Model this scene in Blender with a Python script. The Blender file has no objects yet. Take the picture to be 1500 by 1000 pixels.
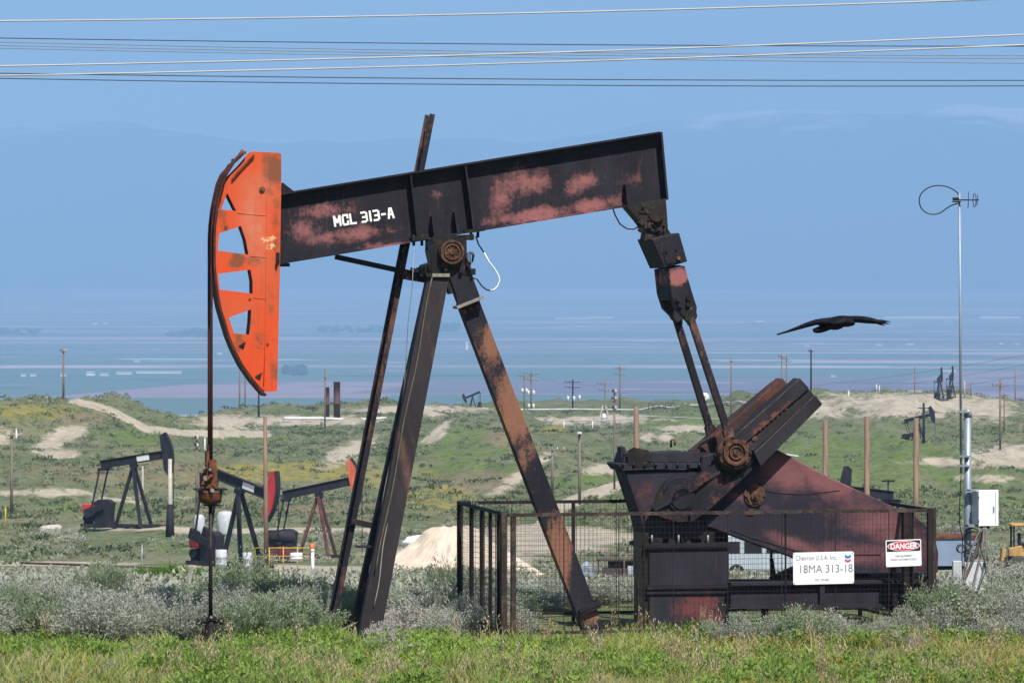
import bpy, bmesh, math, random
import numpy as np
from mathutils import Vector, Matrix, Euler
from mathutils.geometry import tessellate_polygon
R = math.radians
rng = np.random.default_rng(7)
random.seed(7)
scene = bpy.context.scene
col = scene.collection

# ------------------------------------------------------------------ camera
F = 6000.0            # focal length in photo pixels (photo 1500 wide)
HY = 430.0            # horizon row
CZ = 5.0              # eye height
CY = -60.0            # camera y
cam_d = bpy.data.cameras.new('camera'); cam = bpy.data.objects.new('camera', cam_d); col.objects.link(cam)
cam_d.sensor_width = 36; cam_d.lens = 36 * F / 1500.0
cam_d.shift_y = -(500 - HY) / 1500.0
cam_d.clip_start = 1; cam_d.clip_end = 90000
cam.location = (0, CY, CZ); cam.rotation_euler = (R(90), 0, 0)
scene.camera = cam
cam_d.dof.use_dof = True; cam_d.dof.focus_distance = 60.0; cam_d.dof.aperture_fstop = 16

def P(px, py, D):
    return Vector(((px - 750) / F * D, CY + D, CZ - (py - HY) / F * D))

# ------------------------------------------------------------------ light
SUN_EL, SUN_AZ = 54.0, 24.0    # azimuth measured to the right of straight behind the camera
sd = Vector((math.sin(R(SUN_AZ)) * math.cos(R(SUN_EL)), -math.cos(R(SUN_AZ)) * math.cos(R(SUN_EL)), math.sin(R(SUN_EL))))
L = bpy.data.lights.new('sun', 'SUN'); L.energy = 5.0; L.angle = R(0.53); L.color = (1.0, 0.955, 0.89)
so = bpy.data.objects.new('sun', L); col.objects.link(so)
so.rotation_euler = sd.to_track_quat('Z', 'Y').to_euler()
w = bpy.data.worlds.new('World'); scene.world = w; w.use_nodes = True
nt = w.node_tree
sky = nt.nodes.new('ShaderNodeTexSky'); sky.sky_type = 'NISHITA'; sky.sun_disc = False
sky.sun_elevation = R(SUN_EL); sky.sun_rotation = math.atan2(sd.x, sd.y)
sky.altitude = 200; sky.air_density = 1.0; sky.dust_density = 0.4; sky.ozone_density = 2.0
bg = nt.nodes['Background']; bg.inputs['Strength'].default_value = 0.07
nt.links.new(sky.outputs['Color'], bg.inputs['Color'])
vs = scene.view_settings
vs.view_transform = 'Standard'; vs.look = 'None'; vs.exposure = 0.50; vs.gamma = 1.0; vs.use_curve_mapping = False
try:
    scene.cycles.max_bounces = 6; scene.cycles.volume_bounces = 1; scene.cycles.transparent_max_bounces = 24
except Exception: pass

# ------------------------------------------------------------------ helpers
def tag(o, label=None, cat=None, group=None, kind=None):
    if label: o['label'] = label
    if cat: o['category'] = cat
    if group: o['group'] = group
    if kind: o['kind'] = kind
    return o

def empty(name, loc=(0, 0, 0), rz=0.0):
    o = bpy.data.objects.new(name, None); col.objects.link(o)
    o.location = loc; o.rotation_euler = (0, 0, rz); o.empty_display_size = 0.2
    return o

def mesh_np(name, V, Fs, mat, parent=None, smooth=False, mi=None):
    """V (n,3) array; Fs (m,k) int array of equal sized faces"""
    me = bpy.data.meshes.new(name)
    V = np.asarray(V, dtype=np.float32); Fs = np.asarray(Fs, dtype=np.int32)
    k = Fs.shape[1]
    me.vertices.add(len(V)); me.vertices.foreach_set('co', V.ravel())
    me.loops.add(Fs.size); me.loops.foreach_set('vertex_index', Fs.ravel())
    me.polygons.add(len(Fs)); me.polygons.foreach_set('loop_start', np.arange(0, Fs.size, k, dtype=np.int32))
    try: me.polygons.foreach_set('loop_total', np.full(len(Fs), k, dtype=np.int32))
    except Exception: pass
    mats = mat if isinstance(mat, (list, tuple)) else [mat]
    for m in mats: me.materials.append(m)
    if mi is not None: me.polygons.foreach_set('material_index', np.asarray(mi, dtype=np.int32))
    if smooth: me.polygons.foreach_set('use_smooth', np.ones(len(Fs), dtype=bool))
    me.update(calc_edges=True); me.validate()
    o = bpy.data.objects.new(name, me); col.objects.link(o)
    if parent: o.parent = parent
    return o

class MB:
    """collects shapes, links them as ONE mesh object"""
    def __init__(s): s.v = []; s.f = []; s.sm = []
    def add(s, vs, fs, smooth=False):
        n = len(s.v); s.v += [Vector(p) for p in vs]
        for f in fs: s.f.append([n + i for i in f]); s.sm.append(smooth)
        return s
    def box(s, c, size, rot=None):
        hx, hy, hz = size[0] / 2, size[1] / 2, size[2] / 2
        M = rot if rot is not None else Matrix.Identity(3)
        pts = [Vector(c) + M @ Vector((x, y, z)) for x in (-hx, hx) for y in (-hy, hy) for z in (-hz, hz)]
        return s.add(pts, [(0, 1, 3, 2), (4, 6, 7, 5), (0, 4, 5, 1), (2, 3, 7, 6), (0, 2, 6, 4), (1, 5, 7, 3)])
    def bar(s, a, b, wx, wy, side=(0, 1, 0)):
        """box from a to b; wy is the size along 'side', wx across"""
        a, b = Vector(a), Vector(b); d = (b - a).normalized(); sd_ = Vector(side)
        y = sd_ - d * sd_.dot(d)
        if y.length < 1e-4: y = Vector((1, 0, 0)) - d * d.x
        y = y.normalized(); x = y.cross(d)
        M = Matrix((x, y, d)).transposed()
        return s.box((a + b) / 2, (wx, wy, (b - a).length), M)
    def cyl(s, a, b, r0, r1=None, n=12, cap=True):
        a, b = Vector(a), Vector(b); r1 = r0 if r1 is None else r1
        d = (b - a).normalized(); x = d.orthogonal().normalized(); y = d.cross(x)
        pts = []
        for c, r in ((a, r0), (b, r1)):
            for i in range(n):
                t = 2 * math.pi * i / n; pts.append(c + x * (r * math.cos(t)) + y * (r * math.sin(t)))
        m = len(s.v)
        s.add(pts, [(i, (i + 1) % n, n + (i + 1) % n, n + i) for i in range(n)], True)
        if cap:
            s.f.append([m + i for i in range(n)][::-1]); s.sm.append(False)
            s.f.append([m + n + i for i in range(n)]); s.sm.append(False)
        return s
    def tube(s, pts, r, n=6, cap=True):
        pts = [Vector(p) for p in pts]; rr = r if isinstance(r, (list, tuple)) else [r] * len(pts)
        m = len(s.v); prev = None
        for i, p in enumerate(pts):
            d = (pts[min(i + 1, len(pts) - 1)] - pts[max(i - 1, 0)]).normalized()
            x = d.orthogonal().normalized() if prev is None else (prev - d * prev.dot(d)).normalized()
            prev = x; y = d.cross(x)
            for k in range(n):
                t = 2 * math.pi * k / n; s.v.append(p + x * (rr[i] * math.cos(t)) + y * (rr[i] * math.sin(t)))
        for i in range(len(pts) - 1):
            for k in range(n):
                s.f.append([m + i * n + k, m + i * n + (k + 1) % n, m + (i + 1) * n + (k + 1) % n, m + (i + 1) * n + k]); s.sm.append(True)
        if cap:
            s.f.append([m + k for k in range(n)][::-1]); s.sm.append(False)
            e = m + (len(pts) - 1) * n; s.f.append([e + k for k in range(n)]); s.sm.append(False)
        return s
    def lathe(s, prof, c=(0, 0, 0), n=16, axis='z'):
        m = len(s.v); c = Vector(c)
        for r, h in prof:
            for k in range(n):
                t = 2 * math.pi * k / n
                q = Vector((r * math.cos(t), r * math.sin(t), h))
                if axis == 'y': q = Vector((q.x, q.z, q.y))
                if axis == 'x': q = Vector((q.z, q.x, q.y))
                s.v.append(c + q)
        for i in range(len(prof) - 1):
            for k in range(n):
                s.f.append([m + i * n + k, m + i * n + (k + 1) % n, m + (i + 1) * n + (k + 1) % n, m + (i + 1) * n + k]); s.sm.append(True)
        s.f.append([m + k for k in range(n)][::-1]); s.sm.append(False)
        e = m + (len(prof) - 1) * n; s.f.append([e + k for k in range(n)]); s.sm.append(False)
        return s
    def prism(s, rings, a, b, fn=None):
        """rings: outline (+ holes) of 2-D points (x, z); extruded along y from a to b. fn maps (x, y, z) -> point"""
        fn = fn or (lambda x, y, z: Vector((x, y, z)))
        loops = [[Vector((p[0], p[1], 0)) for p in r] for r in rings]
        tris = tessellate_polygon(loops)
        flat = [p for r in loops for p in r]; n = len(flat); m = len(s.v)
        for yy in (a, b): s.v += [fn(p.x, yy, p.y) for p in flat]
        for t in tris:
            s.f.append([m + t[0], m + t[1], m + t[2]]); s.sm.append(False)
            s.f.append([m + n + t[2], m + n + t[1], m + n + t[0]]); s.sm.append(False)
        k0 = 0
        for r in loops:
            q = len(r)
            for i in range(q):
                j = (i + 1) % q
                s.f.append([m + k0 + i, m + k0 + j, m + n + k0 + j, m + n + k0 + i]); s.sm.append(False)
            k0 += q
        return s
    def build_each(s, name, mat, parent=None, bevel=0.0):
        """one object per connected piece (bolts, feet, lugs)"""
        par = list(range(len(s.v)))
        def find(a):
            while par[a] != a: par[a] = par[par[a]]; a = par[a]
            return a
        for f in s.f:
            r0 = find(f[0])
            for q in f[1:]: par[find(q)] = r0
        grp = {}
        for f, sm in zip(s.f, s.sm): grp.setdefault(find(f[0]), []).append((f, sm))
        out = []
        for fs in grp.values():
            g = MB(); mp = {}
            for f, sm in fs:
                nf = []
                for q in f:
                    if q not in mp: mp[q] = len(g.v); g.v.append(s.v[q])
                    nf.append(mp[q])
                g.f.append(nf); g.sm.append(sm)
            out.append(g.build(name, mat, parent, bevel))
        return out
    def build(s, name, mat, parent=None, bevel=0.0, recalc=True):
        me = bpy.data.meshes.new(name)
        me.from_pydata([tuple(p) for p in s.v], [], s.f)
        for m in (mat if isinstance(mat, (list, tuple)) else [mat]): me.materials.append(m)
        me.polygons.foreach_set('use_smooth', s.sm)
        if recalc:
            bm = bmesh.new(); bm.from_mesh(me); bmesh.ops.recalc_face_normals(bm, faces=bm.faces); bm.to_mesh(me); bm.free()
        me.update()
        o = bpy.data.objects.new(name, me); col.objects.link(o)
        if parent: o.parent = parent
        if bevel > 0:
            md = o.modifiers.new('bevel', 'BEVEL'); md.width = bevel; md.segments = 1; md.limit_method = 'ANGLE'; md.angle_limit = R(40)
        return o

def children(o): return [c for c in bpy.data.objects if c.parent == o]
def copy_tree(o, parent=None):
    c = o.copy(); col.objects.link(c); c.parent = parent
    for ch in children(o): copy_tree(ch, c)
    return c

# ------------------------------------------------------------------ materials
class NT:
    def __init__(s, name):
        s.m = bpy.data.materials.new(name); s.m.use_nodes = True; s.t = s.m.node_tree
        s.b = s.t.nodes['Principled BSDF']; s._c = None
    def n(s, t, **kw):
        k = s.t.nodes.new(t)
        for a, b in kw.items(): setattr(k, a, b)
        return k
    def lk(s, a, b): s.t.links.new(a, b)
    def coord(s, which='Object'):
        if s._c is None: s._c = s.n('ShaderNodeTexCoord')
        return s._c.outputs[which]
    def noise(s, scale, detail=5, rough=0.6, vec=None, stretch=None, dist=0.0, which='Object'):
        k = s.n('ShaderNodeTexNoise'); k.inputs['Scale'].default_value = scale; k.inputs['Detail'].default_value = detail
        k.inputs['Roughness'].default_value = rough; k.inputs['Distortion'].default_value = dist
        v = vec or s.coord(which)
        if stretch:
            mp = s.n('ShaderNodeMapping'); s.lk(v, mp.inputs['Vector']); mp.inputs['Scale'].default_value = stretch; v = mp.outputs['Vector']
        s.lk(v, k.inputs['Vector']); return k.outputs['Fac']
    def ramp(s, fac, a, b, lo=0.0, hi=1.0):
        k = s.n('ShaderNodeMapRange'); k.interpolation_type = 'SMOOTHSTEP'
        k.inputs['From Min'].default_value = a; k.inputs['From Max'].default_value = b
        k.inputs['To Min'].default_value = lo; k.inputs['To Max'].default_value = hi
        s.lk(fac, k.inputs['Value']); return k.outputs['Result']
    def math(s, op, a, b=None, clamp=False):
        k = s.n('ShaderNodeMath', operation=op); k.use_clamp = clamp
        for i, x in enumerate((a, b)):
            if x is None: continue
            if isinstance(x, (int, float)): k.inputs[i].default_value = x
            else: s.lk(x, k.inputs[i])
        return k.outputs[0]
    def mix(s, fac, a, b):
        k = s.n('ShaderNodeMix', data_type='RGBA')
        for i, x in ((0, fac), (6, a), (7, b)):
            if isinstance(x, (int, float)): k.inputs[i].default_value = x
            elif isinstance(x, tuple): k.inputs[i].default_value = (*x, 1)
            else: s.lk(x, k.inputs[i])
        return k.outputs[2]
    def bump(s, h, strength=0.3, dist=0.01):
        k = s.n('ShaderNodeBump'); k.inputs['Strength'].default_value = strength; k.inputs['Distance'].default_value = dist
        s.lk(h, k.inputs['Height']); s.lk(k.outputs['Normal'], s.b.inputs['Normal'])
    def out(s, colr, rough=0.7, metal=0.0, spec=0.5):
        for x, i in ((colr, 'Base Color'), (rough, 'Roughness'), (metal, 'Metallic'), (spec, 'Specular IOR Level')):
            if isinstance(x, (int, float)): s.b.inputs[i].default_value = x
            elif isinstance(x, tuple): s.b.inputs[i].default_value = (*x, 1)
            else: s.lk(x, s.b.inputs[i])
        return s.m

def simple(name, c, var=0.25, scale=8.0, rough=0.7, metal=0.0, c2=None, bump=0.0, spec=0.4):
    m = NT(name); f = m.noise(scale, 6, 0.65)
    f = m.ramp(f, 0.3, 0.7)
    c2 = c2 or tuple(x * (1 - var) for x in c)
    cc = m.mix(f, c, c2)
    if bump: m.bump(m.noise(scale * 6, 4), bump, 0.01)
    return m.out(cc, rough, metal, spec)

def ellipse_mask(m, specs):
    """soft ellipses in the object's xz plane: (cx, cz, rx, rz, rot_deg, strength) -> summed"""
    tot = None
    for cx, cz, rx, rz, rot, st in specs:
        mp = m.n('ShaderNodeMapping', vector_type='TEXTURE'); m.lk(m.coord(), mp.inputs['Vector'])
        mp.inputs['Location'].default_value = (cx, 0, cz); mp.inputs['Rotation'].default_value = (0, -R(rot), 0)
        mp.inputs['Scale'].default_value = (rx, 1000.0, rz)
        ln = m.n('ShaderNodeVectorMath', operation='LENGTH'); m.lk(mp.outputs['Vector'], ln.inputs[0])
        q = m.ramp(ln.outputs['Value'], 0.1, 1.5, st, 0.0)
        tot = q if tot is None else m.math('MAXIMUM', tot, q)
    return tot

def worn(name, base=(0.0115, 0.011, 0.016), wear=(0.27, 0.085, 0.075), rust=(0.17, 0.065, 0.03), patches=None,
         amount=0.0, rough=0.70, scale=2.2, rustamt=0.62, stretch=(1, 1, 1.0), soft=0.12):
    """dark paint faded to red primer in patches, with rust specks and dusty streaks"""
    m = NT(name)
    n1 = m.noise(scale, 9, 0.74, stretch=stretch); n2 = m.noise(scale * 7, 8, 0.8); n3 = m.noise(scale * 0.9, 5, 0.6, stretch=(1, 1, 0.35))
    n5 = m.noise(scale * 9, 4, 0.6, stretch=(1, 1, 0.07))                    # thin streaks running down
    base_c = m.mix(m.ramp(n3, 0.35, 0.75), base, tuple(x * 1.6 + 0.003 for x in base))
    base_c = m.mix(m.ramp(n5, 0.60, 0.74, 0, 0.35), base_c, tuple(0.5 * x + 0.02 for x in rust))
    v = m.math('ADD', m.math('MULTIPLY', n1, 1.45), m.math('MULTIPLY', n2, 0.75))
    v = m.math('ADD', v, m.math('MULTIPLY', n5, 0.18))
    v = m.math('SUBTRACT', v, 1.19 + 0.03)
    if patches:
        pm = ellipse_mask(m, patches); v = m.math('ADD', v, m.math('MULTIPLY', pm, 0.50))
        v = m.math('SUBTRACT', v, 0.27)
    v = m.math('ADD', v, amount)
    k = m.ramp(v, -soft * 0.45, soft * 1.35)
    wear_c = m.mix(m.ramp(n2, 0.3, 0.7), wear, tuple(x * 0.72 for x in wear))
    c = m.mix(m.math('MULTIPLY', k, 0.93), base_c, wear_c)
    nr = m.noise(scale * 12, 5, 0.75)
    c = m.mix(m.math('MULTIPLY', m.ramp(nr, rustamt, rustamt + 0.06), 0.75), c, rust)
    m.bump(n2, 0.25, 0.01)
    return m.out(c, m.ramp(n1, 0.3, 0.7, rough - 0.1, rough + 0.12), 0.0, 0.18)
# ------------------------------------------------------------------ noise in numpy
def _hash(ix, iy, seed):
    h = (ix.astype(np.int64) * 374761393 + iy.astype(np.int64) * 668265263 + seed * 1442695041) & 0xffffffff
    h = ((h ^ (h >> 13)) * 1274126177) & 0xffffffff
    return ((h ^ (h >> 16)) & 0xffffff) / float(0xffffff)
def vnoise(x, y, seed=0):
    ix, iy = np.floor(x), np.floor(y); fx, fy = x - ix, y - iy
    fx = fx * fx * (3 - 2 * fx); fy = fy * fy * (3 - 2 * fy)
    a = _hash(ix, iy, seed); b = _hash(ix + 1, iy, seed); c = _hash(ix, iy + 1, seed); d = _hash(ix + 1, iy + 1, seed)
    return (a + (b - a) * fx) * (1 - fy) + (c + (d - c) * fx) * fy
def fbm(x, y, seed=0, oct=5, gain=0.5):
    t = 0; amp = 1; tot = 0
    for i in range(oct):
        t = t + amp * vnoise(x * 2 ** i + 17.3 * i, y * 2 ** i - 9.1 * i, seed + i); tot += amp; amp *= gain
    return t / tot

# ------------------------------------------------------------------ terrain height field
PXC = np.array([-900, -300, 0, 130, 300, 420, 560, 640, 750, 900, 1050, 1180, 1250, 1400, 1460, 1540, 1800, 2400.0])
DR = np.array([20, 45, 60, 68, 90, 140, 200, 250, 300, 400, 500, 600, 700, 760, 820, 900.0])
# screen row of the ground at each (distance, column); the near rows are given as heights instead
def rowz(z, D): return HY + F * (CZ - z) / D
T = []
n = len(PXC)
T.append([rowz(0.5, 20)] * n); T.append([rowz(0.12, 45)] * n); T.append([rowz(0, 60)] * n); T.append([rowz(-0.05, 68)] * n)
T.append([884] * n); T.append([860] * n)
T.append([845] * n)
T.append([830] * n)
#          -900 -300   0   130  300  420  560  640  750  900 1050 1180 1250 1400 1460 1540 1800 2400
T.append([785, 785, 778, 774, 772, 775, 776, 778, 778, 776, 770, 770, 772, 776, 778, 780, 780, 780])   # 300
T.append([735, 730, 722, 722, 728, 730, 732, 730, 722, 716, 718, 716, 718, 722, 724, 730, 735, 735])   # 400
T.append([650, 635, 626, 628, 672, 696, 700, 696, 690, 684, 686, 680, 680, 684, 686, 690, 690, 690])   # 500
T.append([655, 640, 610, 603, 628, 660, 662, 662, 664, 660, 658, 652, 652, 654, 656, 660, 660, 660])   # 600
T.append([670, 655, 632, 622, 612, 626, 626, 632, 642, 640, 634, 628, 626, 628, 630, 634, 640, 640])   # 700
T.append([680, 670, 640, 625, 608, 604, 600, 610, 628, 626, 618, 604, 602, 602, 606, 616, 630, 630])   # 760
T.append([690, 680, 655, 640, 620, 603, 594, 603, 616, 612, 602, 583, 579, 579, 584, 604, 620, 620])   # 820
T.append([700, 690, 670, 655, 640, 616, 601, 610, 604, 600, 594, 590, 590, 592, 596, 612, 625, 630])   # 900
T = np.array(T, dtype=float)
ZT = CZ - (T - HY) / F * DR[:, None]
def _interp2(px, D):
    px = np.clip(px, PXC[0], PXC[-1] - 1e-3); Dc = np.clip(D, DR[0], DR[-1] - 1e-3)
    i = np.clip(np.searchsorted(DR, Dc, side='right') - 1, 0, len(DR) - 2)
    j = np.clip(np.searchsorted(PXC, px, side='right') - 1, 0, len(PXC) - 2)
    fx = (px - PXC[j]) / (PXC[j + 1] - PXC[j]); fx = fx * fx * (3 - 2 * fx)
    def rowv(k):
        k = np.clip(k, 0, len(DR) - 1); return ZT[k, j] * (1 - fx) + ZT[k, j + 1] * fx
    t = (Dc - DR[i]) / (DR[i + 1] - DR[i])
    p1, p2 = rowv(i), rowv(i + 1)
    h = DR[i + 1] - DR[i]
    im, ip = np.clip(i - 1, 0, None), np.clip(i + 2, None, len(DR) - 1)
    m1 = (p2 - rowv(i - 1)) / np.maximum(DR[i + 1] - DR[im], 1) * h
    m2 = (rowv(i + 2) - p1) / np.maximum(DR[ip] - DR[i], 1) * h
    t2, t3 = t * t, t * t * t
    return (2 * t3 - 3 * t2 + 1) * p1 + (t3 - 2 * t2 + t) * m1 + (-2 * t3 + 3 * t2) * p2 + (t3 - t2) * m2
PADS = [(-34.0, 190, 10, 5), ]
def ground_z(x, y):
    x = np.asarray(x, dtype=float); y = np.asarray(y, dtype=float)
    D = np.maximum(y - CY, 20.0); px = 750 + F * x / D
    z = _interp2(px, D)
    far = np.clip((D - 900) / 2200, 0, 1); far = far * far * (3 - 2 * far)
    z = z * (1 - far) + (-175) * far
    k1 = np.clip((D - 260) / 160, 0, 1)
    big = (fbm(x / 55.0, y / 70.0, 3, 5, 0.55) - 0.5)
    gul = np.abs(fbm(x / 26.0 + 5, y / 60.0, 9, 4, 0.55) - 0.5)
    med = np.abs(fbm(x / 9.0, y / 16.0, 14, 4, 0.6) - 0.5)
    z = z + k1 * (big * 5.0 + (gul - 0.12) * 8.0 + (med - 0.12) * 4.0) * (1 - far)
    sm = (fbm(x / 3.1, y / 3.1, 21, 4) - 0.5)
    k2 = np.clip((D - 50) / 60, 0, 1)
    z = z + sm * (0.06 + 0.35 * k2)
    return z
def gz(x, y): return float(ground_z(np.array([x]), np.array([y]))[0])
def scr(x, y, z):
    D = y - CY; return 750 + F * x / D, HY + F * (CZ - z) / D

# grid whose spacing follows the distance from the camera
kk = np.concatenate([np.linspace(-1.2, -0.17, 30)[:-1], np.linspace(-0.17, 0.17, 620), np.linspace(0.17, 1.2, 30)[1:]])
dd = np.concatenate([np.linspace(22, 50, 10)[:-1], np.linspace(50, 70, 60)[:-1], np.geomspace(70, 240, 90)[:-1], np.linspace(240, 930, 520)[:-1], np.geomspace(930, 3400, 50)])
KK, DD = np.meshgrid(kk, dd)
GX = KK * DD; GY = DD + CY
GZ = ground_z(GX, GY)
nr_, nc_ = GX.shape
# ground cover masks: where sand, mustard flowers and bare dirt lie
SX, SY = scr(GX, GY, GZ)
def m_ell(cx, cy, rx, ry, d0=0, d1=1e9, rot=0):
    c, s = math.cos(R(rot)), math.sin(R(rot)); dx, dy = SX - cx, SY - cy
    q = np.hypot((dx * c + dy * s) / rx, (-dx * s + dy * c) / ry)
    return np.clip(1.35 - q, 0, 1) * ((DD >= d0) & (DD <= d1))
def m_line(pts, wd, d0=0, d1=1e9):
    best = np.full(SX.shape, 1e9)
    for (x0, y0), (x1, y1) in zip(pts[:-1], pts[1:]):
        dx, dy = x1 - x0, y1 - y0; t = np.clip(((SX - x0) * dx + (SY - y0) * dy) / (dx * dx + dy * dy), 0, 1)
        best = np.minimum(best, np.hypot(SX - x0 - t * dx, (SY - y0 - t * dy) * 1.6))
    return np.clip(1.5 - best / wd, 0, 1) * ((DD >= d0) & (DD <= d1))
mx = np.maximum.reduce
sand = mx([
    m_line([(108, 586), (160, 600), (215, 628), (270, 634), (390, 636)], 7, 400) * 1.6,
    m_ell(90, 640, 55, 16, 400, rot=-25), m_ell(95, 665, 40, 8, 400), m_ell(0, 640, 30, 14, 400),
    m_ell(340, 618, 75, 13, 500), m_ell(450, 616, 150, 9, 600), m_ell(515, 660, 60, 14, 450, rot=-25), m_ell(610, 600, 130, 8, 600), m_ell(640, 635, 30, 10, 500, rot=-40),
    m_ell(1190, 600, 60, 16, 600), m_ell(1330, 592, 170, 22, 600), m_ell(1450, 600, 60, 18, 600),
    m_ell(1480, 668, 70, 22, 300), m_ell(1380, 676, 70, 7, 300), m_ell(1440, 700, 60, 7, 300),
    m_ell(870, 615, 110, 9, 500), m_ell(950, 640, 16, 8, 500), m_ell(975, 640, 14, 8, 500), m_ell(1000, 628, 60, 8, 500),
    m_ell(770, 690, 60, 13, 300, rot=-35), m_ell(880, 688, 38, 9, 300),
    m_line([(915, 710), (870, 722), (830, 738), (780, 780), (700, 810)], 10, 150) * 2.4,
    m_ell(800, 790, 130, 22, 150, 380) * 1.8, m_ell(890, 790, 100, 12, 150) * 1.6, m_ell(660, 818, 130, 18, 150) * 1.8,
    m_ell(380, 836, 200, 9, 150, 300) * 1.7, m_ell(80, 825, 140, 3.0, 150, 320) * 1.8, m_line([(250, 775), (330, 778), (450, 776), (560, 778)], 5, 200, 420) * 2.2,
    m_ell(185, 773, 90, 5, 200, 420), m_ell(1080, 815, 60, 20, 150, 400), m_ell(1430, 825, 40, 8, 150, 400),
    m_ell(60, 722, 110, 9, 300, rot=0) * 0.8, m_ell(200, 730, 120, 7, 300) * 0.7,
])
yel = mx([m_ell(50, 603, 80, 14, 300), m_ell(420, 690, 150, 16, 300), m_ell(640, 728, 70, 22, 300), m_ell(800, 628, 30, 8, 400), m_ell(560, 700, 90, 25, 300) * 0.6,
          m_ell(400, 800, 50, 7, 150, 300) * 0.6])
grn = mx([m_ell(200, 640, 55, 16, 300), m_ell(680, 650, 70, 30, 300), m_ell(880, 705, 80, 14, 300), m_ell(1000, 615, 90, 10, 300), m_ell(1250, 670, 190, 36, 250), m_ell(1450, 735, 70, 12, 250),
          m_ell(140, 745, 120, 10, 250), m_ell(250, 700, 90, 10, 250), m_ell(250, 850, 60, 9, 100), m_ell(1280, 710, 90, 25, 250), m_ell(690, 690, 80, 15, 300),
          m_ell(360, 640, 90, 8, 400), m_ell(260, 800, 40, 5, 100), m_ell(1420, 700, 60, 14, 250), m_ell(920, 730, 60, 10, 250)])
brn = mx([m_ell(300, 700, 120, 12, 300), m_ell(700, 705, 70, 18, 300), m_ell(180, 690, 160, 14, 300), m_ell(740, 640, 40, 16, 300), m_ell(120, 612, 60, 10, 300), m_ell(480, 745, 60, 16, 300), m_ell(300, 745, 100, 6, 300)])
me_idx = np.arange(nr_ * nc_).reshape(nr_, nc_)
Fq = np.stack([me_idx[:-1, :-1], me_idx[:-1, 1:], me_idx[1:, 1:], me_idx[1:, :-1]], -1).reshape(-1, 4)

def ground_material():
    m = NT('ground')
    at = m.n('ShaderNodeAttribute', attribute_name='cover'); sp = m.n('ShaderNodeSeparateColor'); m.lk(at.outputs['Color'], sp.inputs[0])
    sa, ye, gr, br = sp.outputs[0], sp.outputs[1], sp.outputs[2], at.outputs['Alpha']
    nb = m.noise(0.045, 8, 0.62, dist=0.4); ns = m.noise(0.5, 7, 0.7); nf = m.noise(2.6, 5, 0.7)
    nm = m.noise(0.16, 6, 0.65)
    # base scrub: dull sage green to olive, tan soil between
    c = m.mix(m.ramp(nb, 0.38, 0.62), (0.12, 0.145, 0.062), (0.20, 0.19, 0.11))
    c = m.mix(m.ramp(nm, 0.52, 0.66, 0, 0.7), c, (0.10, 0.14, 0.045))
    c = m.mix(m.math('MULTIPLY', m.ramp(m.math('ADD', gr, m.math('MULTIPLY', m.math('SUBTRACT', nm, 0.5), 1.6)), 0.25, 0.6), 0.85), c, m.mix(m.ramp(ns, 0.3, 0.7), (0.105, 0.17, 0.03), (0.145, 0.175, 0.055)))
    c = m.mix(m.math('MULTIPLY', m.ramp(m.math('ADD', br, m.math('MULTIPLY', m.math('SUBTRACT', nm, 0.5), 1.5)), 0.25, 0.7), 0.75), c, (0.235, 0.175, 0.11))
    c = m.mix(m.math('MULTIPLY', m.ramp(m.math('ADD', ye, m.math('MULTIPLY', m.math('SUBTRACT', nm, 0.5), 1.5)), 0.3, 0.75), 0.7), c, (0.30, 0.25, 0.045))
    # grey sage speckle
    c = m.mix(m.ramp(ns, 0.50, 0.58, 0, 0.6), c, (0.155, 0.175, 0.11))
    c = m.mix(m.ramp(m.noise(1.1, 7, .75), 0.53, 0.60, 0, 0.75), c, (0.045, 0.062, 0.03))
    sv = m.math('ADD', sa, m.math('MULTIPLY', m.math('SUBTRACT', m.noise(0.13, 10, 0.78, dist=0.8), 0.5), 3.4))
    sandc = m.mix(m.ramp(ns, 0.3, 0.7), (0.50, 0.435, 0.34), (0.38, 0.32, 0.245))
    c = m.mix(m.math('MULTIPLY', m.ramp(sv, 0.36, 0.86), m.ramp(nf, 0.58, 0.66, 1.0, 0.3)), c, sandc)
    m.bump(ns, 0.9, 0.8)
    return m.out(c, 0.95, 0, 0.15)
ground = mesh_np('ground', np.stack([GX.ravel(), GY.ravel(), GZ.ravel()], 1), Fq, ground_material(), smooth=True)
ca = ground.data.color_attributes.new('cover', 'FLOAT_COLOR', 'POINT')
ca.data.foreach_set('color', np.stack([sand, yel, grn, brn], -1).reshape(-1, 4).astype(np.float32).ravel())
tag(ground, kind='structure')

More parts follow.
